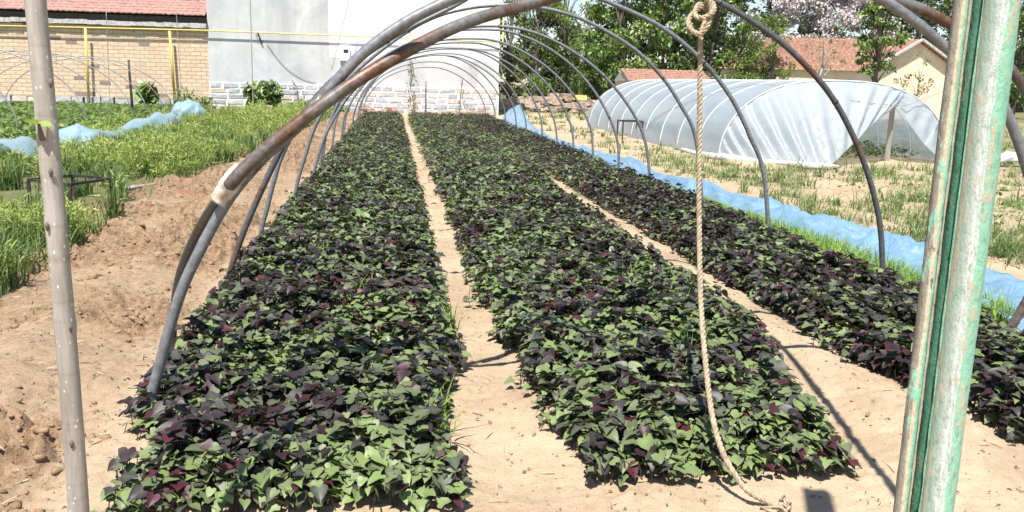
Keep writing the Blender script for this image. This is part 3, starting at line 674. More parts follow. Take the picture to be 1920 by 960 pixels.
tp = at(430, 347, 3.77)
td = (at(455, 318, 3.77) - at(415, 372, 3.77)).normalized()
tb = MB()
pts = [tp + td * (q * .011) for q in range(-8, 9)]
tb.tube(pts, [.031 + .011 * math.exp(-((q + .5) / 6.5) ** 2) + random.uniform(-.003, .004) for q in range(-8, 9)], 18, jit=.10)
tb.build('tape_wrap', 'tape', h1, True)

# slender tie pole over the front hoops, out of the frame overhead
tie = MB().tube(spline([(1.18, 0.3, 2.25), (1.45, 1.4, 2.24), (1.62, 2.3, 2.22), (1.86, 3.5, 2.16), (1.93, 4.0, 2.13)], 6), [.027 - .015 * q / 24 for q in range(25)], 8)
tag(tie.build('tie_pole', 'grey_wood', None, True, Vector((1.5, 1.8, 2.22))), 'slender tapered wooden pole tied overhead to the front silver hoop', 'pole')

# ------------------------------------------------------------------ rope
def rope():
    kn = 3.74
    keys = [at(1322, -30, kn), at(1334, 15, kn - .02), at(1328, 45, kn - .05), at(1312, 64, kn - .05), at(1293, 52, kn - .03), at(1294, 32, kn), at(1314, 14, kn + .03), at(1334, 4, kn + .02), at(1338, 22, kn - .045), at(1316, 34, kn - .055), at(1303, 26, kn - .01), at(1312, 8, kn + .045), at(1328, 24, kn + .045), at(1318, 52, kn + .02), at(1313, 80, kn), at(1313, 130, kn),
            at(1311, 300, 3.66), at(1311, 420, 3.58), at(1314, 560, 3.42), at(1322, 670, 3.26), at(1334, 770, 3.12), at(1352, 840, 3.00), at(1378, 890, 2.94), at(1404, 922, 2.90), Vector((1.405, 2.88, .025)), Vector((1.44, 2.86, .02)), Vector((1.42, 2.78, .02))]
    pts = spline(keys, 14)
    # resample by length
    L = [0]
    for a, b in zip(pts, pts[1:]): L.append(L[-1] + (b - a).length)
    st = .006; q = np.arange(0, L[-1], st)
    P = np.stack([np.interp(q, L, [p[i] for p in pts]) for i in range(3)], -1)
    mb = MB()
    T = np.gradient(P, axis=0); T /= np.linalg.norm(T, axis=1)[:, None]
    u = np.cross(T[0], (0, 1, 0)); u /= np.linalg.norm(u); U = []
    for t in T:
        u = u - t * np.dot(u, t); u /= np.linalg.norm(u); U.append(u.copy())
    U = np.array(U); Wv = np.cross(T, U)
    for s in range(3):
        a = q * 2 * math.pi / .062 + s * 2.094
        C = P + (U * np.cos(a)[:, None] + Wv * np.sin(a)[:, None]) * .0060
        mb.tube([Vector(c) for c in C], .0061, 7)
    # frayed end knot on the ground
    for s in range(5):
        a = random.uniform(0, 6.28); c = Vector((1.43 + .03 * math.cos(a), 2.85 + .04 * math.sin(a), .03))
        mb.tube(spline([c, c + Vector((random.uniform(-.05, .05), random.uniform(-.05, .05), .02)), c + Vector((random.uniform(-.09, .09), random.uniform(-.09, .06), -.01))], 4), .005, 5)
    o = mb.build('rope', 'rope_fibre', None, True, Vector((1.3, 3.6, 0)))
    tag(o, 'thick twisted tan rope knotted to the front hoop, hanging to the ground', 'rope')
rope()

# ------------------------------------------------------------------ green post
PB = Vector((.7005 * 1.53, 1.53, 0)); a_c = math.atan2(PB.x, PB.y)
ur = Vector((math.cos(a_c), -math.sin(a_c), 0)); vt = Vector((-math.sin(a_c), -math.cos(a_c), 0))
post = empty('post', PB, 'green metal gate post with peeling cream paint and a painted-in pale highlight at the right front', 'post')
def extrude(sec, name, mat, z0=-.1, z1=3.32, nz=90, dent=.0006):
    mb = MB(); n = len(sec)
    for i in range(nz + 1):
        z = z0 + (z1 - z0) * i / nz
        for u, v in sec:
            p = PB + ur * (u + random.uniform(-dent, dent)) + vt * (v + random.uniform(-dent, dent)); mb.v.append((p.x, p.y, z)); mb.tone.append(0)
    for i in range(nz):
        for k_ in range(n):
            a, b = i * n + k_, i * n + (k_ + 1) % n; mb.f.append((a, b, b + n, a + n))
    mb.f.append(tuple(range(nz * n, nz * n + n)))
    return mb.build(name, mat, post, True)
circ = lambda cu, cv, r, n: [(cu + r * math.cos(2 * math.pi * k_ / n), cv + r * math.sin(2 * math.pi * k_ / n)) for k_ in range(n)]
extrude(circ(.0245, .0, .0305, 28), 'main_tube', 'peeling_highlit_paint')
extrude(circ(-.0415, .002, .0135, 18), 'side_tube', 'peeling_beige')
extrude([(-.028, -.012), (.0, -.012), (.0, -.003), (-.028, -.003)], 'web', 'shaded_green_paint', dent=.0015)
extrude([(-.0285, .0005), (-.0245, .0005), (-.0245, .010), (-.0285, .010)], 'weld_lip', 'peeling_highlit_paint', dent=.001)
extrude([(-.0075, .001), (-.0035, .001), (-.0035, .009), (-.0075, .009)], 'weld_seam', 'peeling_beige', dent=.0012)

# ------------------------------------------------------------------ sapling pole on the left
LB = Vector((-.363 * 2.25, 2.25, 0))
pole = empty('wooden_pole', LB, 'grey sapling pole with pale dots and a sprouting bud at the left front', 'pole')
mb = MB(); N = 80; nodes = [.92, 1.18, 1.31, 1.52, .62, 1.42]
pts = []; rs = []
for i in range(N + 1):
    z = -.2 + 2.9 * i / N; pts.append(LB + Vector((.006 * math.sin(z * 2.3), .004 * math.sin(z * 1.7), z)))
    rs.append(.0262 - .0018 * z + sum(.0022 * math.exp(-((z - q) / .014) ** 2) for q in nodes))
mb.tube(pts, rs, 22, jit=.012)
mb.build('shaft', 'sapling_bark', pole, True)
for q, ang in ((.62, -1.2), (.92, -.5), (1.18, -1.9), (1.31, -1.2), (1.52, -.6)):
    c = LB + Vector((.0255 * math.cos(ang), .0255 * math.sin(ang), q))
    MB().tube([c - Vector((0, 0, .014)), c + Vector((.001 * math.cos(ang), .001 * math.sin(ang), 0)), c + Vector((0, 0, .008))], [.002, .0055, .002], 8).build('bud_scar', 'bark', pole, True)
bc = LB + Vector((-.004, -.026, 1.405))
mb = MB().tube([bc + Vector((0, .004, -.02)), bc + Vector((0, -.006, 0)), bc + Vector((0, -.012, .018))], [.007, .006, .003], 8); mb.build('bud', 'bark', pole, True)
mb = MB()
for yaw, sc_, pt in ((1.35, .034, -.1), (-1.35, .032, .15), (2.9, .022, -.4)):
    Rl = rot(np.array([yaw]), np.array([pt]), np.array([.5]))
    Vl, Fl = scatter(OVAL * np.array([1.3, 1, 1]), OF, np.array([[bc.x, bc.y - .013, bc.z + .02]]), Rl, [sc_])
    mb.add(Vl.tolist(), Fl.tolist(), .9)
mb.build('sprout', 'bright_grass', pole, True)

# ------------------------------------------------------------------ steel table frames, shard, sticks
def frame(name, corners, h, label, cat_, legs=(0, 1, 2, 3), wd=.03, mat='black_steel'):
    c = Vector((sum(q[0] for q in corners) / 4, sum(q[1] for q in corners) / 4, 0))
    e = empty(name, c, label, cat_)
    tops = [Vector((q[0], q[1], h + (q[2] if len(q) > 2 else 0))) for q in corners]
    mb = MB()
    for i in range(4): mb.bar(tops[i], tops[(i + 1) % 4], wd, wd)
    mb.build('top_rail', mat, e)
    for i in legs:
        t = tops[i]; MB().bar((t.x, t.y, -.03), (t.x, t.y, t.z - wd / 2 - .001), wd, wd).build('leg', mat, e)
    return e
frame('table_frame', [tuple(on_ground(px_, py_, .38)[:2]) for px_, py_ in ((130, 346), (208, 335), (136, 329), (53, 337))], .38, 'rusty dark steel table frame without a top, in the weeds by the sapling pole', 'table frame')
frame('stool_frame', [(6.45, 24.4), (7.02, 24.4), (7.02, 25.0), (6.45, 25.0)], .52, 'small dark steel stool frame beside the long plastic tunnel', 'stool frame', wd=.035)
mb = MB(); A = on_ground(345, 366); B = on_ground(386, 374)
arc = [(math.cos(t_) * .085, math.sin(t_) * .06) for t_ in np.linspace(.15, math.pi - .15, 9)]
dirv = (B - A).normalized(); sdv = Vector((-dirv.y, dirv.x, 0)); o_ = 0
vs_ = [];
for p in (A, B):
    for rr in (1, .80):
        for a_, b_ in arc: vs_.append(p + sdv * a_ * rr + Vector((0, 0, .01 + b_ * rr)))
fs_ = []
for k_ in range(8):
    fs_ += [(k_, k_ + 1, 18 + k_ + 1, 18 + k_), (9 + k_ + 1, 9 + k_, 27 + k_, 27 + k_ + 1), (k_ + 1, k_, 9 + k_, 9 + k_ + 1), (18 + k_, 18 + k_ + 1, 27 + k_ + 1, 27 + k_)]
fs_ += [(0, 18, 27, 9), (8, 17, 35, 26)]
tag(mb.add(vs_, fs_).build('roof_tile', 'brick_red', None, False, A), 'broken red clay roof tile lying on the bare earth', 'roof tile')
mb = MB().tube(spline([on_ground(212, 358, .03), on_ground(262, 350, .06), on_ground(312, 344, .03)], 5), [.03, .032, .031, .03, .029, .028, .028, .026, .025, .022, .02], 8, jit=.1)
tag(mb.build('wooden_stick', 'grey_wood', None, True, on_ground(262, 350)), 'thick grey stick lying at the edge of the grass', 'stick')
def stake(px, py, top, Yd, label, r=.03, mat='dark_wood', name='wooden_stake'):
    b = at(px, py, Yd); b.z = -.1; t_ = at(top[0], top[1], Yd)
    mb = MB().tube([b, b.lerp(t_, .35) + Vector((.02, 0, 0)), b.lerp(t_, .7), t_], [r * 1.1, r, r * .9, r * .8], 8, jit=.08)
    tag(mb.build(name, mat, None, True, b), label, 'stake')
stake(248, 212, (241, 112), 34, 'dark wooden stake standing in the crop before the brick wall', .05)
stake(797, 218, (799, 152), 37.5, 'grey metal stake standing at the far end of the middle bed', .035, 'steel', 'metal_stake')
stake(860, 216, (867, 148), 38.5, 'thin leaning rod at the far end, right of the grey metal stake', .018, 'steel', 'metal_rod')

# ------------------------------------------------------------------ plastic films
def ribbon(name, left, right_, mat, label, cat_, nu=10, up=.1, amp=.07, seed=0, dens=14, thick=0, bulge=.1):
    L_ = spline(left, dens); R_ = spline(right_, dens); m_ = min(len(L_), len(R_)); V = []; 
    for i in range(m_):
        for j in range(nu + 1):
            t = j / nu; p = L_[i].lerp(R_[i], t); s_ = i * .55 * 14 / dens
            h = bulge * math.sin(math.pi * t) + amp * (2 * float(fbm(np.array(s_ * .5 + seed * 9), np.array(t * 4.0 + seed), 120 + seed, 4)) - 1) * (.35 + math.sin(math.pi * t))
            h += amp * .4 * math.sin(s_ * .8 + t * 5 + seed) + amp * .8 * (abs(2 * float(fbm(np.array(p.x * 3.1 + p.y * 1.4), np.array(p.y * 2.2 - p.x * 2.7), 150 + seed, 3)) - 1) - .2)
            gz = float(soil_z(p.x, p.y)); V.append((p.x, p.y, max(p.z + h, gz + .006) if p.z < .4 else p.z + h))
    V = np.array(V); ii = np.arange(m_ * (nu + 1)).reshape(m_, nu + 1)
    Fa = np.stack([ii[:-1, :-1], ii[:-1, 1:], ii[1:, 1:], ii[1:, :-1]], -1).reshape(-1, 4)
    lc = V.mean(0); lc[2] = 0
    o = np_obj(name, V, Fa, mat, loc=tuple(lc)); return tag(o, label, cat_)
ribbon('plastic_film', [(4.22, 3.6, .02), (4.18, 5.4, .02), (4.22, 6.7, .02), (4.32, 8, .02), (4.33, 9.5, .02), (4.26, 11.4, .02), (4.12, 13.5, .02), (3.98, 17, .03), (3.86, 20, .03), (3.78, 23, .05), (3.72, 27, .12), (3.75, 31.5, .1)],
       [(5.35, 3.6, .02), (5.2, 5.6, .03), (5.17, 6.8, .04), (5.05, 8, .10), (4.86, 9.3, .12), (4.82, 11.2, .06), (4.60, 13.2, .04), (4.52, 17.4, .08), (4.36, 20, .03), (4.22, 22.6, .05), (4.28, 27, .25), (4.5, 31.5, .75)],
       'blue_film', 'long crumpled strip of blue plastic film laid along the right hoop feet', 'plastic film', nu=26, amp=.10, bulge=.07, dens=34, seed=1)
# gathered film on the left, a lumpy roll
def film_roll(name, pts, rads, mat, label, seed):
    P = spline(pts, 8); n = 20; V = []
    rr = np.interp(np.linspace(0, 1, len(P)), np.linspace(0, 1, len(rads)), rads)
    for i, p in enumerate(P):
        t = (P[min(i + 1, len(P) - 1)] - P[max(i - 1, 0)]).normalized(); u = Vector((-t.y, t.x, 0)).normalized()
        for k_ in range(n):
            a = 2 * math.pi * k_ / n; q = rr[i] * (.72 + .5 * float(fbm(np.array(i * .33 + seed), np.array(3 * math.sin(a * 1.0) + 2), 130 + seed, 4)) + .10 * math.sin(a * 5 + i * .7))
            V.append(p + u * math.cos(a) * q * 1.15 + Vector((0, 0, max(math.sin(a), -.5) * q)))
    Fa = [[i * n + k_, i * n + (k_ + 1) % n, (i + 1) * n + (k_ + 1) % n, (i + 1) * n + k_] for i in range(len(P) - 1) for k_ in range(n)]
    V = np.array([v[:] for v in V]); lc = V.mean(0); lc[2] = 0
    tag(np_obj(name, V, np.array(Fa), mat, loc=tuple(lc)), label, 'plastic film')
film_roll('plastic_film', [on_ground(0, 315, .12), on_ground(45, 292, .14), on_ground(70, 285, .12), on_ground(95, 280, .12), on_ground(128, 272, .16), on_ground(170, 262, .22), on_ground(215, 258, .12), on_ground(255, 246, .14), on_ground(300, 236, .14), on_ground(322, 228, .14)],
          [.34, .34, .14, .10, .26, .34, .16, .16, .26, .34, .24], 'pale_blue_film', 'pale blue film gathered in a lumpy roll through the left weeds', 3)
film_roll('plastic_film_bundle', [at(318, 222, 30.5), at(332, 214, 30.5), at(350, 213, 30.5), at(370, 214, 30.5), at(386, 220, 30.5)], [.12, .38, .44, .40, .18], 'pale_blue_film', 'pale blue film bundle heaped at the far end of the left hoops', 5)
film_roll('plastic_film', [at(1862, 302, 17.5), at(1885, 296, 17.5), at(1910, 296, 17.5), at(1945, 298, 17.5), at(1990, 300, 17.5)], [.08, .14, .13, .12, .14], 'white_film', 'white film lying rolled on the ground right of the green post', 6)

# ------------------------------------------------------------------ polytunnel
PX0, PX1, PY0, PY1, PH = 6.95, 12.25, 18.2, 32.4, 1.74
def arch(t, Yq, s=1.0):
    """t 0 at the left foot, 1 at the right"""
    a = math.pi * (1 - t); ex = .62
    c, s_ = math.cos(a), math.sin(a)
    x = math.copysign(abs(c) ** .78, c); z = max(s_, 0) ** .92
    return Vector(((PX0 + PX1) / 2 + (PX1 - PX0) / 2 * x * s, Yq, PH * z * s))
pt = empty('polytunnel', ((PX0 + PX1) / 2, (PY0 + PY1) / 2, 0), 'long low polytunnel of translucent white plastic film over hoops', 'polytunnel')
nr = 11; ribsY = [PY0 + (PY1 - PY0) * i / (nr - 1) for i in range(nr)]
V = []; nu, nv = 48, 90
for i in range(nv + 1):
    Yq = PY0 + (PY1 - PY0) * i / nv; ph = (i / nv * (nr - 1)) % 1; sag = .035 * math.sin(math.pi * ph)
    endr = 1 - .9 * max(0, (i / nv - .93) / .07) ** 2.2 * .35
    for j in range(nu + 1):
        p = arch(j / nu, Yq, endr); sg = sag * (1 + .5 * math.sin(j * .9))
        ctr = Vector(((PX0 + PX1) / 2, Yq, .3)); d = (p - ctr).normalized()
        p = p - d * sg + d * .012 * (float(vnoise(np.array(j * .6), np.array(i * .5), 9)) - .5); V.append((p.x, p.y, max(p.z, -.02)))
ii = np.arange((nu + 1) * (nv + 1)).reshape(nv + 1, nu + 1)
Fa = np.stack([ii[:-1, :-1], ii[:-1, 1:], ii[1:, 1:], ii[1:, :-1]], -1).reshape(-1, 4)
np_obj('cover', np.array(V), Fa, 'tunnel_film', parent=pt)
# far end sheet
V = []; 
for j in range(nu + 1):
    p = arch(j / nu, PY1, .685); V += [(p.x, p.y + .0, p.z), (p.x, p.y + .25, 0)]
V = np.array(V); Fa = np.array([(2 * j, 2 * j + 1, 2 * j + 3, 2 * j + 2) for j in range(nu)]); np_obj('far_sheet', V, Fa, 'tunnel_film', parent=pt)
for Yq in ribsY[:-1]:
    mb = MB().tube([arch(t_, Yq, 1.0) for t_ in np.linspace(0.0, 1, 40)], .013, 6); mb.build('rib', 'white_plastic', pt, True)
# gathered end sheets
def flap(name, A, B, seed, fold=.05, n1=70, n2=22, folds=9):
    A = spline(A, max(2, n1 // (len(A) - 1))); B = spline(B, max(2, n1 // (len(B) - 1)))
    rs_ = lambda P, m: [P[min(int(q * (len(P) - 1) / m), len(P) - 1)] for q in range(m + 1)]
    A, B = rs_(A, n1), rs_(B, n1); V = []
    for i in range(n1 + 1):
        for j in range(n2 + 1):
            t = j / n2; p = A[i].lerp(B[i], t); f = math.sin(math.pi * min(t * 1.0, 1)) ** .6
            s_ = i / n1
            p = p + Vector((0, -1, .15)) * fold * f * (math.sin(s_ * folds * 6.28 + 2.2 * math.sin(t * 2 + seed)) * .6 + 1.5 * (float(fbm(np.array(s_ * 9 + seed), np.array(t * 2.5), 140 + seed, 3)) - .5))
            V.append((p.x, p.y, max(p.z, .005)))
    ii = np.arange((n1 + 1) * (n2 + 1)).reshape(n1 + 1, n2 + 1); Fa = np.stack([ii[:-1, :-1], ii[:-1, 1:], ii[1:, 1:], ii[1:, :-1]], -1).reshape(-1, 4)
    return np_obj(name, np.array(V), Fa, 'flap_film', parent=pt)
ptop = Vector((10.86, 18.05, 1.22))
flap('end_flap', [arch(t_, PY0 + .02) for t_ in (0.02, .14, .28, .42, .56, .66)] + [Vector((10.9, 18.15, 1.52))],
     [Vector((7.0, 18.0, 0)), Vector((7.4, 17.5, 0)), Vector((8.0, 16.95, .0)), Vector((8.55, 16.6, .0)), Vector((9.35, 17.1, .42)), Vector((10.2, 17.7, .92)), ptop], 1, .10, 120, 26, 15)
flap('end_flap', [Vector((10.9, 18.15, 1.50))] + [arch(t_, PY0 + .02) for t_ in (.76, .84, .91, .98)], [ptop, Vector((11.15, 18.0, .85)), Vector((11.5, 17.9, .42)), Vector((11.9, 17.85, .1)), Vector((12.15, 18.0, 0))], 2, .04, 50, 16, 6)
mb = MB().bar((10.9, 18.32, -.1), (10.86, 18.25, 1.22), .11, .08); 
tag(mb.build('wooden_post', 'grey_wood', None, False, Vector((10.9, 18.32, 0))), 'pale wooden post propping up the open end of the plastic tunnel', 'post')
mb = MB().tube([(10.05, 21, -.1), (10.08, 21, .75)], .035, 8); tag(mb.build('wooden_stake', 'dark_wood', None, True, Vector((10.05, 21, 0))), 'dark stake standing inside the open plastic tunnel', 'stake')
n = 6000; y = g.uniform(18.9, 32, n); x = g.uniform(8.6, 12.0, n)
V, Fa = scatter(KITE, np.array([(0, 1, 2, 3)]), np.stack([x, y, soil_z(x, y) + g.uniform(.05, .28, n)], -1), rot(g.uniform(0, 6.28, n), g.normal(.3, .4, n), g.normal(0, .4, n)), g.uniform(.07, .13, n))
tag(np_obj('tunnel_crop', V, Fa, 'plot_leaf', {'tone': np.repeat(g.uniform(.3, 1, n), 4)}), 'dark green seedlings growing inside the open plastic tunnel', 'crop', kind='stuff')
cord = MB().tube(spline([arch(.02, 24) + Vector((-.05, 0, 0)), arch(.12, 23.2) + Vector((0, 0, .03)), arch(.26, 21) + Vector((0, 0, .03)), arch(.36, 19) + Vector((0, 0, .03)), Vector((9.6, 17.9, 1.35)), Vector((10.86, 18.0, 1.25)), Vector((11.4, 18.1, 1.38)), Vector((12.6, 18.6, 1.7))], 8), .008, 5)
tag(cord.build('cord', 'cord', None, True, Vector((9.6, 20, 0))), 'thin cord slung over the plastic tunnel to the wooden post', 'cord')
film_roll('plastic_film', [Vector((6.9, 20.5, .05)), Vector((6.85, 19.2, .05)), Vector((7.0, 18.1, .06)), Vector((7.6, 17.3, .05)), Vector((8.4, 16.6, .04)), Vector((8.9, 16.7, .03))], [.03, .06, .09, .05, .08, .03], 'white_film', 'white loose film crumpled on the ground along the near foot of the plastic tunnel', 8)
# earth banked along the film edge
mb_n = 500; x = g.normal(6.85, .16, mb_n); y = g.uniform(18, 32, mb_n)
# ------------------------------------------------------------------ thin hoops of the left plot
lab = ['pale thin hoop over the left crop, nearest to the camera', 'pale thin hoop over the left crop, second from the camera', 'pale thin hoop over the left crop, third from the camera',
       'pale thin hoop over the left crop, fourth from the camera', 'pale thin hoop over the left crop, third from the brick wall', 'pale thin hoop over the left crop, second from the brick wall', 'pale thin hoop over the left crop, nearest to the brick wall']
for (fx, fy, Yq), lb in zip([(34, 259, 22.0), (163, 238, 25.5), (207, 233, 27.0), (250, 235, 28.6), (278, 231, 30.4), (306, 222, 32.6), (323, 206, 35.5)], lab):
    xr = at(fx, fy, Yq).x; wdt = 6.0; hh = 2.05 * random.uniform(.97, 1.03); xc = xr - wdt / 2
    keys = [(xc + a / 2.45 * wdt / 2, Yq + random.uniform(-.1, .1), b / 2.27 * hh) for a, b in PROF]
    tag(MB().tube(spline(keys, 6), .017, 6).build('thin_hoop', 'pale_hoop', None, True, Vector((xc, Yq, 0))), lb, 'hoop', 'thin hoops over the left crop')

# ------------------------------------------------------------------ white house
WY = 40.4; WX0, WX1 = -7.86, 4.79
wh = empty('house', ((WX0 + WX1) / 2, WY + 5, 0), 'tall grey and white plastered house with a stone base behind the beds', 'house')
MB().box((WX0, WY, 1.18), (WX1, WY + 10, 7.6)).build('wall', 'plaster', wh)
MB().box((WX0 - .0, WY - .02, -.2), (WX1 + .02, WY + 10, 1.178)).build('base_wall', 'mortar', wh)
mb = MB(); rows = 5; rh = 1.2 / rows
for r_ in range(rows):
    x = WX0 - random.uniform(0, .4)
    while x < WX1 - .1:
        wd = random.uniform(.42, .82); x0, x1 = max(x, WX0) + .045, min(x + wd, WX1) - .045
        if x1 - x0 > .12: mb.box((x0, WY - .045, r_ * rh - .02 + .042), (x1, WY + .02, (r_ + 1) * rh - .02 - .038), random.random(), .012)
        x += wd
mb.build('stone_base', 'stone', wh)
mb = MB().add([(WX0 - .3, WY - .5, 7.55), (WX1 + .3, WY - .5, 7.55), (WX1 + .3, WY + 5, 9.6), (WX0 - .3, WY + 5, 9.6), (WX0 - .3, WY + 10.5, 7.55), (WX1 + .3, WY + 10.5, 7.55)], [(0, 1, 2, 3), (3, 2, 5, 4), (0, 3, 4), (1, 5, 2), (0, 4, 5, 1)])
mb.build('roof', 'roof_tile', wh)

# ------------------------------------------------------------------ brick house on the left
bh = empty('brick_house', (-15.9, WY + 4, 0), 'low brick house with a red tiled roof at the far left', 'house')
BY = WY + .05
MB().box((-24, BY, .42), (WX0 - .01, BY + 7, 3.42)).build('wall', 'brick', bh)
mb = MB(); x = -24.0
while x < WX0 - .1:
    wd = random.uniform(.3, .8); 
    for r_ in range(2): mb.box((x + random.uniform(0, .1), BY - .06 - random.random() * .04, -.1 + r_ * .26), (x + wd - .02, BY + .3, .13 + r_ * .26 + random.uniform(-.02, .03)), random.random(), .02)
    x += wd
mb.build('stone_footing', 'stone', bh)
# cement ledge, ragged
mb = MB(); x = -24.0
while x < WX0 - .02:
    wd = min(random.uniform(.25, .6), WX0 - .02 - x); mb.box((x, BY - .20 + random.uniform(-.015, .015), 3.44 + random.uniform(-.02, .02)), (x + wd - .003, BY + .2, 3.62 + random.uniform(-.02, .02))); x += wd
mb.build('ledge', 'cement', bh)
MB().box((-24, BY - .10, 3.422), (WX0 - .02, BY + .2, 3.438)).build('ledge_dark_line', 'shaded_eave', bh)  # dark strip under the ledge, in the painted eave shade
MB().box((-24, BY - .04, 3.60), (WX0 - .02, BY + 6.8, 3.88)).build('eave', 'shaded_eave', bh)
def tile_roof(name, x0, x1, y0, z0, y1, z1, mat, parent, per=.24, row=.30):
    sl = math.hypot(y1 - y0, z1 - z0); nr_ = max(2, int(sl / row)); nc = int((x1 - x0) / per) * 6
    X_ = np.linspace(x0, x1, nc + 1); V = []; Fl = []; t_ = np.array([(y1 - y0) / sl, (z1 - z0) / sl]); nrm = np.array([-(z1 - z0) / sl, (y1 - y0) / sl])
    wave = .03 * np.abs(np.sin((X_ - x0) / per * math.pi)); o = 0
    for r_ in range(nr_):
        s0, s1 = r_ * sl / nr_, (r_ + 1) * sl / nr_ + .05; j = np.random.default_rng(r_).normal(0, .008, nc + 1)
        for s_, lift in ((s0, -.02), (s0, .035), (s1, 0.0)):
            yy = y0 + t_[0] * s_ + nrm[0] * (wave + lift); zz = z0 + t_[1] * s_ + nrm[1] * (wave + lift) + j
            V.append(np.stack([X_, yy, zz], -1))
        for a in (0, 1):
            b0 = (r_ * 3 + a) * (nc + 1); i = np.arange(nc); Fl.append(np.stack([b0 + i, b0 + i + 1, b0 + nc + 2 + i, b0 + nc + 1 + i], -1))
    return np_obj(name, np.concatenate(V), np.concatenate(Fl), mat, parent=parent, smooth=False)
tile_roof('roof', -24, WX0 - .03, BY - .30, 3.94, BY + 3.4, 5.7, 'roof_tile', bh)
MB().add([(-24, BY + 3.4, 5.7), (WX0 - .03, BY + 3.4, 5.7), (WX0 - .03, BY + 7.2, 3.9), (-24, BY + 7.2, 3.9)], [(0, 1, 2, 3)]).build('rear_roof', 'roof_tile', bh)

# gas pipe
def gz(px): return 0
gp = empty('gas_pipe', (-6, WY - .15, 3.1), 'yellow gas pipe running along both house walls', 'gas pipe')
py_ = WY - .16
MB().tube([at(-160, 38, py_), at(0, 48, py_), at(385, 57, py_), at(640, 67, py_), at(936, 79, py_)], .027, 8).build('main_run', 'yellow_paint', gp, True)
MB().tube([at(936, 79, py_), at(944, 80, py_), Vector((5.0, WY + .5, 3.28)), Vector((5.0, WY + .5, 4.6))], .034, 8).build('riser', 'yellow_paint', gp, True)
for (a, b) in (((160, 53), (167, 194)), ((318, 58), (328, 190))):
    A_, B_ = at(*a, py_ - .09), at(*b, py_ - .09); Mx = A_.lerp(B_, .93)
    dn = MB().tube([A_, Mx], .055, 8).build('downpipe', 'yellow_paint', gp, True)
    MB().tube([Mx + Vector((0, 0, .002)), B_ + Vector((0, 0, -.4))], .06, 8).build('foot_sleeve', 'black_plastic', dn, True)
for px in (60, 250, 480, 700, 860):
    c = at(px, 50 + px * .033, py_); MB().bar(c, (c.x, WY + .02, c.z), .03, .03).build('bracket', 'black_steel', gp)
# meter box, bracket, wires, strings
c = at(647, 100, WY)
mbx = empty('meter_box', (c.x, WY, c.z - .3), 'small white meter box on the grey house wall', 'meter box')
MB().box((c.x - .22, WY - .16, c.z - .32), (c.x + .22, WY - .002, c.z + .28)).build('case', 'white_plastic', mbx)
MB().box((c.x - .05, WY - .168, c.z + .02), (c.x + .15, WY - .1601, c.z + .16)).build('window', 'black_plastic', mbx)
c = at(487, 72, WY)
tag(MB().bar((c.x - .06, WY - .14, c.z + .22), (c.x + .10, WY - .05, c.z - .22), .07, .05).build('wall_bracket', 'black_steel', None, False, Vector((c.x, WY - .1, c.z))), 'small black bracket on the grey wall by the gas pipe', 'bracket')
def wire(pts, r, label, name='wire', mat='cord', cat_='wire'):
    P = spline(pts, 8); tag(MB().tube(P, r, 5).build(name, mat, None, True, P[0]), label, cat_)
wire([at(500, 82, WY - .04), at(530, 120, WY - .05), at(560, 142, WY - .05), at(592, 155, WY - .04)], .012, 'thin cable sagging across the grey plaster from the bracket')
wire([at(469, -10, 38.2), at(472, 100, 38.2), at(475, 206, 38.2)], .022, 'pale upright cord hanging before the grey wall, near the shrub', 'cord', 'cord', 'cord')
wire([at(655, -5, 39.6), at(640, 60, 39.6), at(622, 130, 39.6)], .016, 'knotted thin cord slanting across the upper grey wall', 'cord', 'cord', 'cord')
wire([at(199, 20, 38), at(203, 120, 38), at(206, 212, 38)], .014, 'thin pale cord upright before the bricks, near the left yellow downpipe', 'cord', 'cord', 'cord')
wire([at(330, 10, 38), at(336, 110, 38), at(341, 200, 38)], .014, 'thin pale cord upright before the bricks, near the right yellow downpipe', 'cord', 'cord', 'cord')

# dry vine on the white wall
def vine(name, pts, label, n, spread, mat='dry_leaf', lo=.06, hi=.13, r=.012):
    P = spline(pts, 10); base = P[-1] if P[-1].z < P[0].z else P[0]
    e = empty(name, base, label, 'vine'); MB().tube(P, r, 5).build('stem', 'bark', e, True)
    q = g.integers(0, len(P), n); pos = np.array([P[i][:] for i in q]) + g.normal(0, 1, (n, 3)) * np.array([spread, .03, .04]) - np.array([0, .05, 0])
    V, Fa = scatter(OVAL, OF, pos, rot(g.uniform(0, 6.28, n), g.normal(.9, .5, n), g.normal(0, .5, n)), g.uniform(lo, hi, n))
    np_obj('leaves', V, Fa, mat, {'tone': np.repeat(g.random(n), 6)}, parent=e)
vine('vine', [at(768, 105, WY - .05), at(772, 140, WY - .05), at(770, 165, WY - .05), at(775, 195, WY - .06), at(773, 213, WY - .08)], 'dry yellowing vine hanging down the white wall', 110, .11)
vine('dead_vine', [at(868, 152, WY - .2), at(862, 185, WY - .2), at(858, 214, WY - .2)], 'bare dead stem leaning on the stone base right of the metal stake', 14, .15)
vine('creeper', [at(548, 150, WY - .06), at(556, 165, WY - .06), at(562, 200, WY - .1)], 'thin wiry creeper on the stone base right of the leafy shrub', 10, .12, 'dark_leaf')

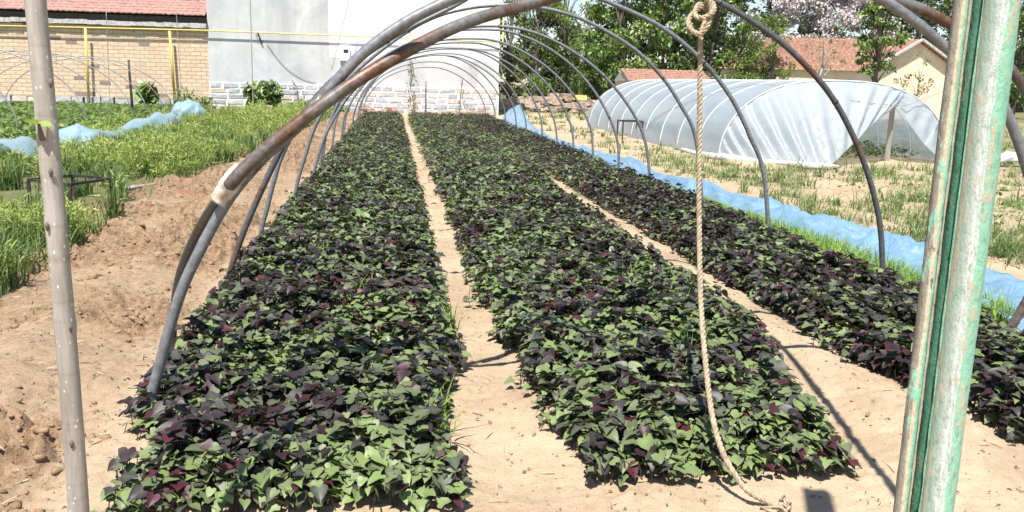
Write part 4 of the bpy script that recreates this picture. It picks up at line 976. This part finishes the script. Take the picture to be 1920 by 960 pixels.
# ------------------------------------------------------------------ rubble at the wall foot
def rubble(name, px0, px1, pyb, Yd, label, n, zmax, sz, dep=.5, cat_='rubble'):
    mb = MB()
    for i in range(n):
        px = random.uniform(px0, px1); b = at(px, pyb, Yd); s_ = random.uniform(.5, 1) * sz; z0 = random.random() ** 1.5 * zmax
        mb.box((b.x - s_, Yd - dep * random.random() - s_ * .5, z0 - .05), (b.x + s_, Yd + .2, z0 + s_ * .9), random.random() + .01, s_ * .22)
    c_ = at((px0 + px1) / 2, pyb, Yd); c_.z = 0
    return tag(mb.build(name, 'rubble', None, False, c_), label, cat_)
rubble('brick_pile', 676, 742, 214, WY - .5, 'low heap of broken pale bricks at the foot of the white wall', 26, .22, .16)
rubble('broken_slab', 800, 920, 215, WY - .4, 'row of pale broken slabs along the foot of the white wall', 22, .1, .22)
rubble('stone_pile', 465, 512, 208, WY - 1.0, 'small pale stone heap under the leafy shrub', 10, .12, .2)
A_ = at(722, 203, WY - .7); B_ = at(748, 213, WY - 1.1)
tag(MB().bar(A_, B_, .13, .07).build('plank', 'brick_red', None, False, (A_ + B_) / 2), 'short reddish plank leaning on the broken bricks', 'plank')
rw = empty('rubble_wall', (9.3, 46, 0), 'low collapsed rubble stone wall right of the white house', 'wall')
mb = MB()
for i in range(260):
    x = random.uniform(5.4, 13.5); h = .95 * (1 - .5 * random.random()) * (1 - .02 * x); s_ = random.uniform(.1, .26); z0 = random.random() * h
    mb.box((x - s_, 45.7 + random.uniform(-.15, .1), z0), (x + s_, 46.3, z0 + s_ * .9), random.random(), s_ * .2)
mb.build('stones', 'rubble', rw)
c = at(1086, 182, 45)
tag(MB().box((c.x - .35, 44.7, c.z - .12), (c.x + .3, 45.2, c.z + .13), 0, .05).build('yellow_sack', 'yellow_paint', None, False, c), 'yellow sack lying on the rubble wall', 'sack')

# ------------------------------------------------------------------ houses on the right
HYr = 46.0
G0 = at(1630, 130, HYr); GA = at(1722, 78, HYr); G1 = Vector((2 * GA.x - G0.x, HYr, G0.z))
ang = math.atan2(-1, 3.2)
rh_ = empty('farmhouse', (GA.x, HYr + 1, 0), 'pale mud walled farmhouse with an orange tiled roof behind the trees', 'house')
ew = .35
lv = Vector((-7.0, 3.6, 0))           # the roof runs back to the left from the gable
def P3(p, dz=0): return Vector((p.x, p.y, p.z + dz))
b0, b1 = Vector((G0.x, HYr, 0)), Vector((G1.x, HYr, 0))
MB().add([b0, b1, G1, GA, G0], [(0, 1, 2, 3, 4)]).add([b0 + lv, b0, G0, G0 + lv], [(0, 1, 2, 3)]).build('wall', 'mud_wall', rh_)
for A_, B_, nm in ((G0, GA, 'roof'), (G1, GA, 'roof')):
    a0 = A_ + (A_ - GA) * .12 + Vector((.25, -.25, .02)); a1 = B_ + Vector((.25, -.25, .10)); nrow, ncol = 14, 60; V = []; 
    up_ = (a1 - a0); 
    for r_ in range(nrow):
        for q, lift in ((r_, .06), (r_ + 1.1, .0)):
            for c_ in range(ncol + 1):
                p = a0 + up_ * (q / nrow) + (lv + Vector((-.25, .25, 0))) * (c_ / ncol); p.z += lift + .035 * abs(math.sin(c_ * 1.57)); V.append(p[:])
    m_ = ncol + 1; Fl = []
    for r_ in range(nrow * 2 - 1):
        for c_ in range(ncol): a = r_ * m_ + c_; Fl.append((a, a + 1, a + m_ + 1, a + m_))
    np_obj('roof', np.array(V), np.array(Fl), 'orange_tile', parent=rh_, smooth=False)
mb = MB()
for A_ in (G0, G1):
    d = (A_ - GA) * 1.12; mb.bar(GA + Vector((.05, -.30, .10)), GA + d + Vector((.05, -.30, .06)), .16, .12)
mb.build('verge', 'cement', rh_)
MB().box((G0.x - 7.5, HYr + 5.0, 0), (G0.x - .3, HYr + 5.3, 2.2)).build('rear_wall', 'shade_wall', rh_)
sh = empty('shed', (12.6, 46, 0), 'small shed with a low red tiled roof behind the plastic tunnel', 'shed')
sA, sB, sC = at(1190, 131, 44), at(1330, 137, 44), at(1178, 152, 44)
MB().box((sA.x - .2, 44.3, 0), (sB.x, 47, sC.z - .02)).build('wall', 'mud_wall', sh)
tile_roof('roof', sA.x - .3, sB.x + .2, 43.9, sC.z, 45.6, sA.z + .05, 'orange_tile', sh)
MB().add([(sA.x - .25, 44.0, sC.z), (sA.x - .25, 47.2, sC.z), (sA.x - .25, 45.6, sA.z + .05)], [(0, 1, 2)]).build('gable', 'cement', sh)
c = at(1093, 60, 62); tag(MB().tube([(c.x, 62, 0), (c.x, 62, 9)], [.16, .12], 10).build('concrete_pole', 'white_plastic', None, True, Vector((c.x, 62, 0))), 'pale concrete pole rising between the trees right of the white house', 'pole')

# ------------------------------------------------------------------ trees and shrubs
def tree(px, Yd, H, crown_r, crown_z0, mat, label, n=4200, leaf=.2, name='tree', bark='bark', clumps=34, tr=.14, squash=1.0, sd=0, T=KITE, Fc=np.array([(0, 1, 2, 3)]), lean=0):
    gg = np.random.default_rng(500 + sd); x0 = at(px, 160, Yd).x
    e = empty(name, (x0, Yd, 0), label, 'tree' if name != 'shrub' else 'shrub')
    mb = MB(); top = Vector((x0 + lean, Yd, H * .8))
    tp_ = spline([(x0, Yd, -.1), (x0 + lean * .2 + gg.normal(0, .1), Yd, H * .3), (x0 + lean * .6 + gg.normal(0, .15), Yd + gg.normal(0, .15), H * .55), top[:]], 5)
    mb.tube(tp_, np.linspace(tr, tr * .25, len(tp_)), 8, jit=.08)
    cl = []
    for i in range(clumps):
        a = gg.uniform(0, 6.28); u_ = gg.random(); zz = crown_z0 + (H - crown_z0) * u_
        rr = crown_r * (.35 + .75 * math.sin(math.pi * min(1, .16 + .84 * u_))) * math.sqrt(gg.random()) * squash
        cl.append((x0 + lean * u_ + rr * math.cos(a), Yd + rr * math.sin(a), zz, crown_r * gg.uniform(.16, .36)))
    for (cx_, cy_, cz_, cr_) in cl[:int(clumps * .7)]:
        st = tp_[min(len(tp_) - 1, max(3, int(len(tp_) * min(.95, (cz_ * .62) / (H * .8)))))]
        mid = st.lerp(Vector((cx_, cy_, cz_)), .5) + Vector((0, 0, .15 * crown_r)); mb.tube(spline([st, mid, (cx_, cy_, cz_)], 3), np.linspace(tr * .3, tr * .06, 7), 5)
    mb.build('trunk', bark, e, True)
    per = n // clumps; pos = []; tone = []
    for ci, (cx_, cy_, cz_, cr_) in enumerate(cl):
        q = gg.normal(0, 1, (per, 3)); q /= np.linalg.norm(q, axis=1)[:, None]; q *= (gg.random(per) ** .45)[:, None] * cr_ * np.array([1.1, 1.1, .8])
        pos.append(q + np.array([cx_, cy_, cz_])); tone.append(np.clip(gg.normal(.5 + gg.normal(0, .14), .2, per), 0, 1))
    pos = np.concatenate(pos); tone = np.concatenate(tone); m_ = len(pos)
    V, Fa = scatter(T, Fc, pos, rot(gg.uniform(0, 6.28, m_), gg.normal(.5, .6, m_), gg.normal(0, .7, m_)), gg.uniform(.6, 1.25, m_) * leaf)
    np_obj('crown', V, Fa, mat, {'tone': np.repeat(tone, len(T))}, parent=e)
    return e
TR = [
 (956, 46.5, 7.5, .9, .6, 'yellow_leaf', 'ivy grown yellowish tree hugging the right corner of the white house', 3600, .17, 1),
 (1005, 52, 9, 1.9, 1.2, 'fine_leaf', 'fine-leaved green tree right of the white house', 7000, .16, 2),
 (1062, 54, 8.2, 1.8, 1.0, 'fine_leaf', 'fine-leaved green tree rising left of the pale concrete pole', 6500, .16, 3),
 (1118, 57, 6.4, 1.8, 1.0, 'tree_leaf', 'shorter broad-leaved tree under the sky gap by the pale concrete pole', 4500, .22, 4),
 (1165, 50, 8.5, 2.0, 1.2, 'tree_leaf', 'broad-leaved green tree above the small red shed roof', 5600, .24, 5),
 (1240, 52, 9, 2.1, 1.4, 'tree_leaf', 'large broad-leaved tree just left of the hanging rope', 6000, .24, 6),
 (1330, 51, 9, 1.9, 1.1, 'tree_leaf', 'bright broad-leaved tree just right of the hanging rope', 6000, .22, 7),
 (1392, 49, 5.4, 1.5, .8, 'fine_leaf', 'bushy green tree left of the orange farmhouse roof', 5200, .18, 8),
 (1440, 47.5, 5.4, 1.4, 1.0, 'fine_leaf', 'low bushy tree before the left end of the orange roof', 3400, .16, 9),
 (1460, 62, 9, 2.6, 1.4, 'blossom', 'pale blossoming tree standing left behind the farmhouse roof', 10500, .21, 10),
 (1545, 60, 9.5, 2.6, 1.6, 'blossom', 'white blossoming tree above the middle of the farmhouse roof', 10500, .21, 11),
 (1625, 64, 9.5, 2.6, 1.6, 'blossom', 'greyish blossoming tree behind the young green tree', 9500, .21, 12),
 (1640, 38, 5.6, .95, 2.3, 'tree_leaf', 'young green tree standing before the farmhouse gable', 2600, .17, 13),
 (1715, 58, 9.5, 2.2, 2.0, 'dark_leaf', 'dark tree towering behind the farmhouse gable', 5000, .22, 14),
 (1790, 60, 9.5, 2.4, 1.6, 'dark_leaf', 'dark tree standing behind the top of the green post', 5000, .22, 15),
 (1905, 52, 8.5, 2.2, 1.2, 'tree_leaf', 'green tree at the far right edge beyond the green post', 4600, .22, 16)]
for px, Yd, H, cr, z0, mt, lb, n_, lf, sd in TR:
    fine = mt in ('fine_leaf', 'yellow_leaf')
    tree(px, Yd, H, cr, z0, mt, lb, n_, lf, sd=sd, clumps=46, T=(OVAL * np.array([.6, 1, 1]) if fine else OVAL), Fc=OF, squash=1.0)
tree(1722, 33, 3.0, .8, 1.2, 'dry_leaf', 'thin sparse sapling with few leaves before the mud gable wall', 260, .11, sd=30, clumps=14, tr=.03)
tree(1538, 42, 4.6, 1.0, 2.4, 'dry_leaf', 'nearly bare pale-trunked tree before the orange roof', 300, .12, sd=31, clumps=18, tr=.1, bark='pale_bark')
for i, (px, Yd, H) in enumerate([(1000, 72, 8.5), (1080, 76, 6.2), (1150, 74, 7.6), (1215, 70, 9.5), (1300, 73, 9.5), (1375, 76, 10), (1450, 78, 10.5), (1530, 76, 11), (1620, 78, 11), (1700, 74, 10.5), (1790, 76, 10), (1880, 72, 9), (1960, 74, 9.5)]):
    lbs = ['dark background tree at the right edge of the white house', 'low dark background tree under the brightest sky gap', 'dark background tree above the left end of the shed roof', 'dark background tree above the shed roof', 'dark background tree directly behind the hanging rope', 'dark background tree between rope and farmhouse', 'dark background tree behind the left blossoming tree', 'dark background tree behind the middle blossoming tree', 'dark background tree behind the greyish blossoming tree', 'dark background tree farthest behind the gable peak', 'dark background tree behind the green post top', 'dark background tree just right of the green post', 'dark background tree cut by the right edge of the view']
    tree(px, Yd, H, 3.1, .3, 'dark_leaf', lbs[i], 5200, .34, sd=60 + i, clumps=50, tr=.2, T=OVAL, Fc=OF)
def shrub(px, pyb, Yd, H, Rr, mat, label, n, leaf, sd, T=HEART, Fc=HF, name='shrub'):
    gg = np.random.default_rng(900 + sd); b = at(px, pyb, Yd)
    e = empty(name, (b.x, Yd, 0), label, 'shrub'); mb = MB()
    for k_ in range(6):
        a = gg.uniform(0, 6.28); mb.tube(spline([(b.x, Yd, -.05), (b.x + .3 * Rr * math.cos(a), Yd + .3 * Rr * math.sin(a), H * .5), (b.x + .7 * Rr * math.cos(a), Yd + .5 * Rr * math.sin(a), H * .92)], 4), .018, 5)
    mb.build('stems', 'bark', e, True)
    q = gg.normal(0, 1, (n, 3)); q /= np.linalg.norm(q, axis=1)[:, None]; q *= (gg.random(n) ** .4)[:, None]
    pos = np.array([b.x, Yd, H * .55]) + q * np.array([Rr, Rr * .6, H * .48])
    V, Fa = scatter(T, Fc, pos, rot(gg.uniform(2.0, 4.3, n), gg.normal(.6, .4, n), gg.normal(0, .5, n)), gg.uniform(.7, 1.3, n) * leaf)
    np_obj('leaves', V, Fa, mat, {'tone': np.repeat(gg.random(n), len(T))}, parent=e)
shrub(505, 205, 39.6, 1.35, .62, 'tree_leaf', 'dense leafy shrub growing against the stone base of the grey wall', 520, .16, 1)
shrub(474, 205, 39.9, 1.35, .3, 'tree_leaf', 'tall big-leaved sprout at the left of the dense shrub', 40, .30, 2)
shrub(277, 206, 39.5, 1.15, .5, 'tree_leaf', 'big-leaved shrub growing before the brick wall', 60, .32, 3)
shrub(348, 204, 39.6, .95, .55, 'fine_leaf', 'thin wispy shrub at the foot of the brick wall', 240, .12, 4, OVAL, OF)
shrub(383, 205, 39.4, .6, .6, 'fine_leaf', 'low wispy weed clump at the corner of brick and plaster walls', 240, .12, 5, OVAL, OF)
shrub(575, 222, 38.5, .55, .8, 'fine_leaf', 'low green weed clump at the wall foot left of the far hoops', 420, .14, 6, OVAL, OF)
shrub(620, 226, 37.5, .5, .8, 'fine_leaf', 'low green weed clump beside the farthest left hoop feet', 420, .14, 7, OVAL, OF)
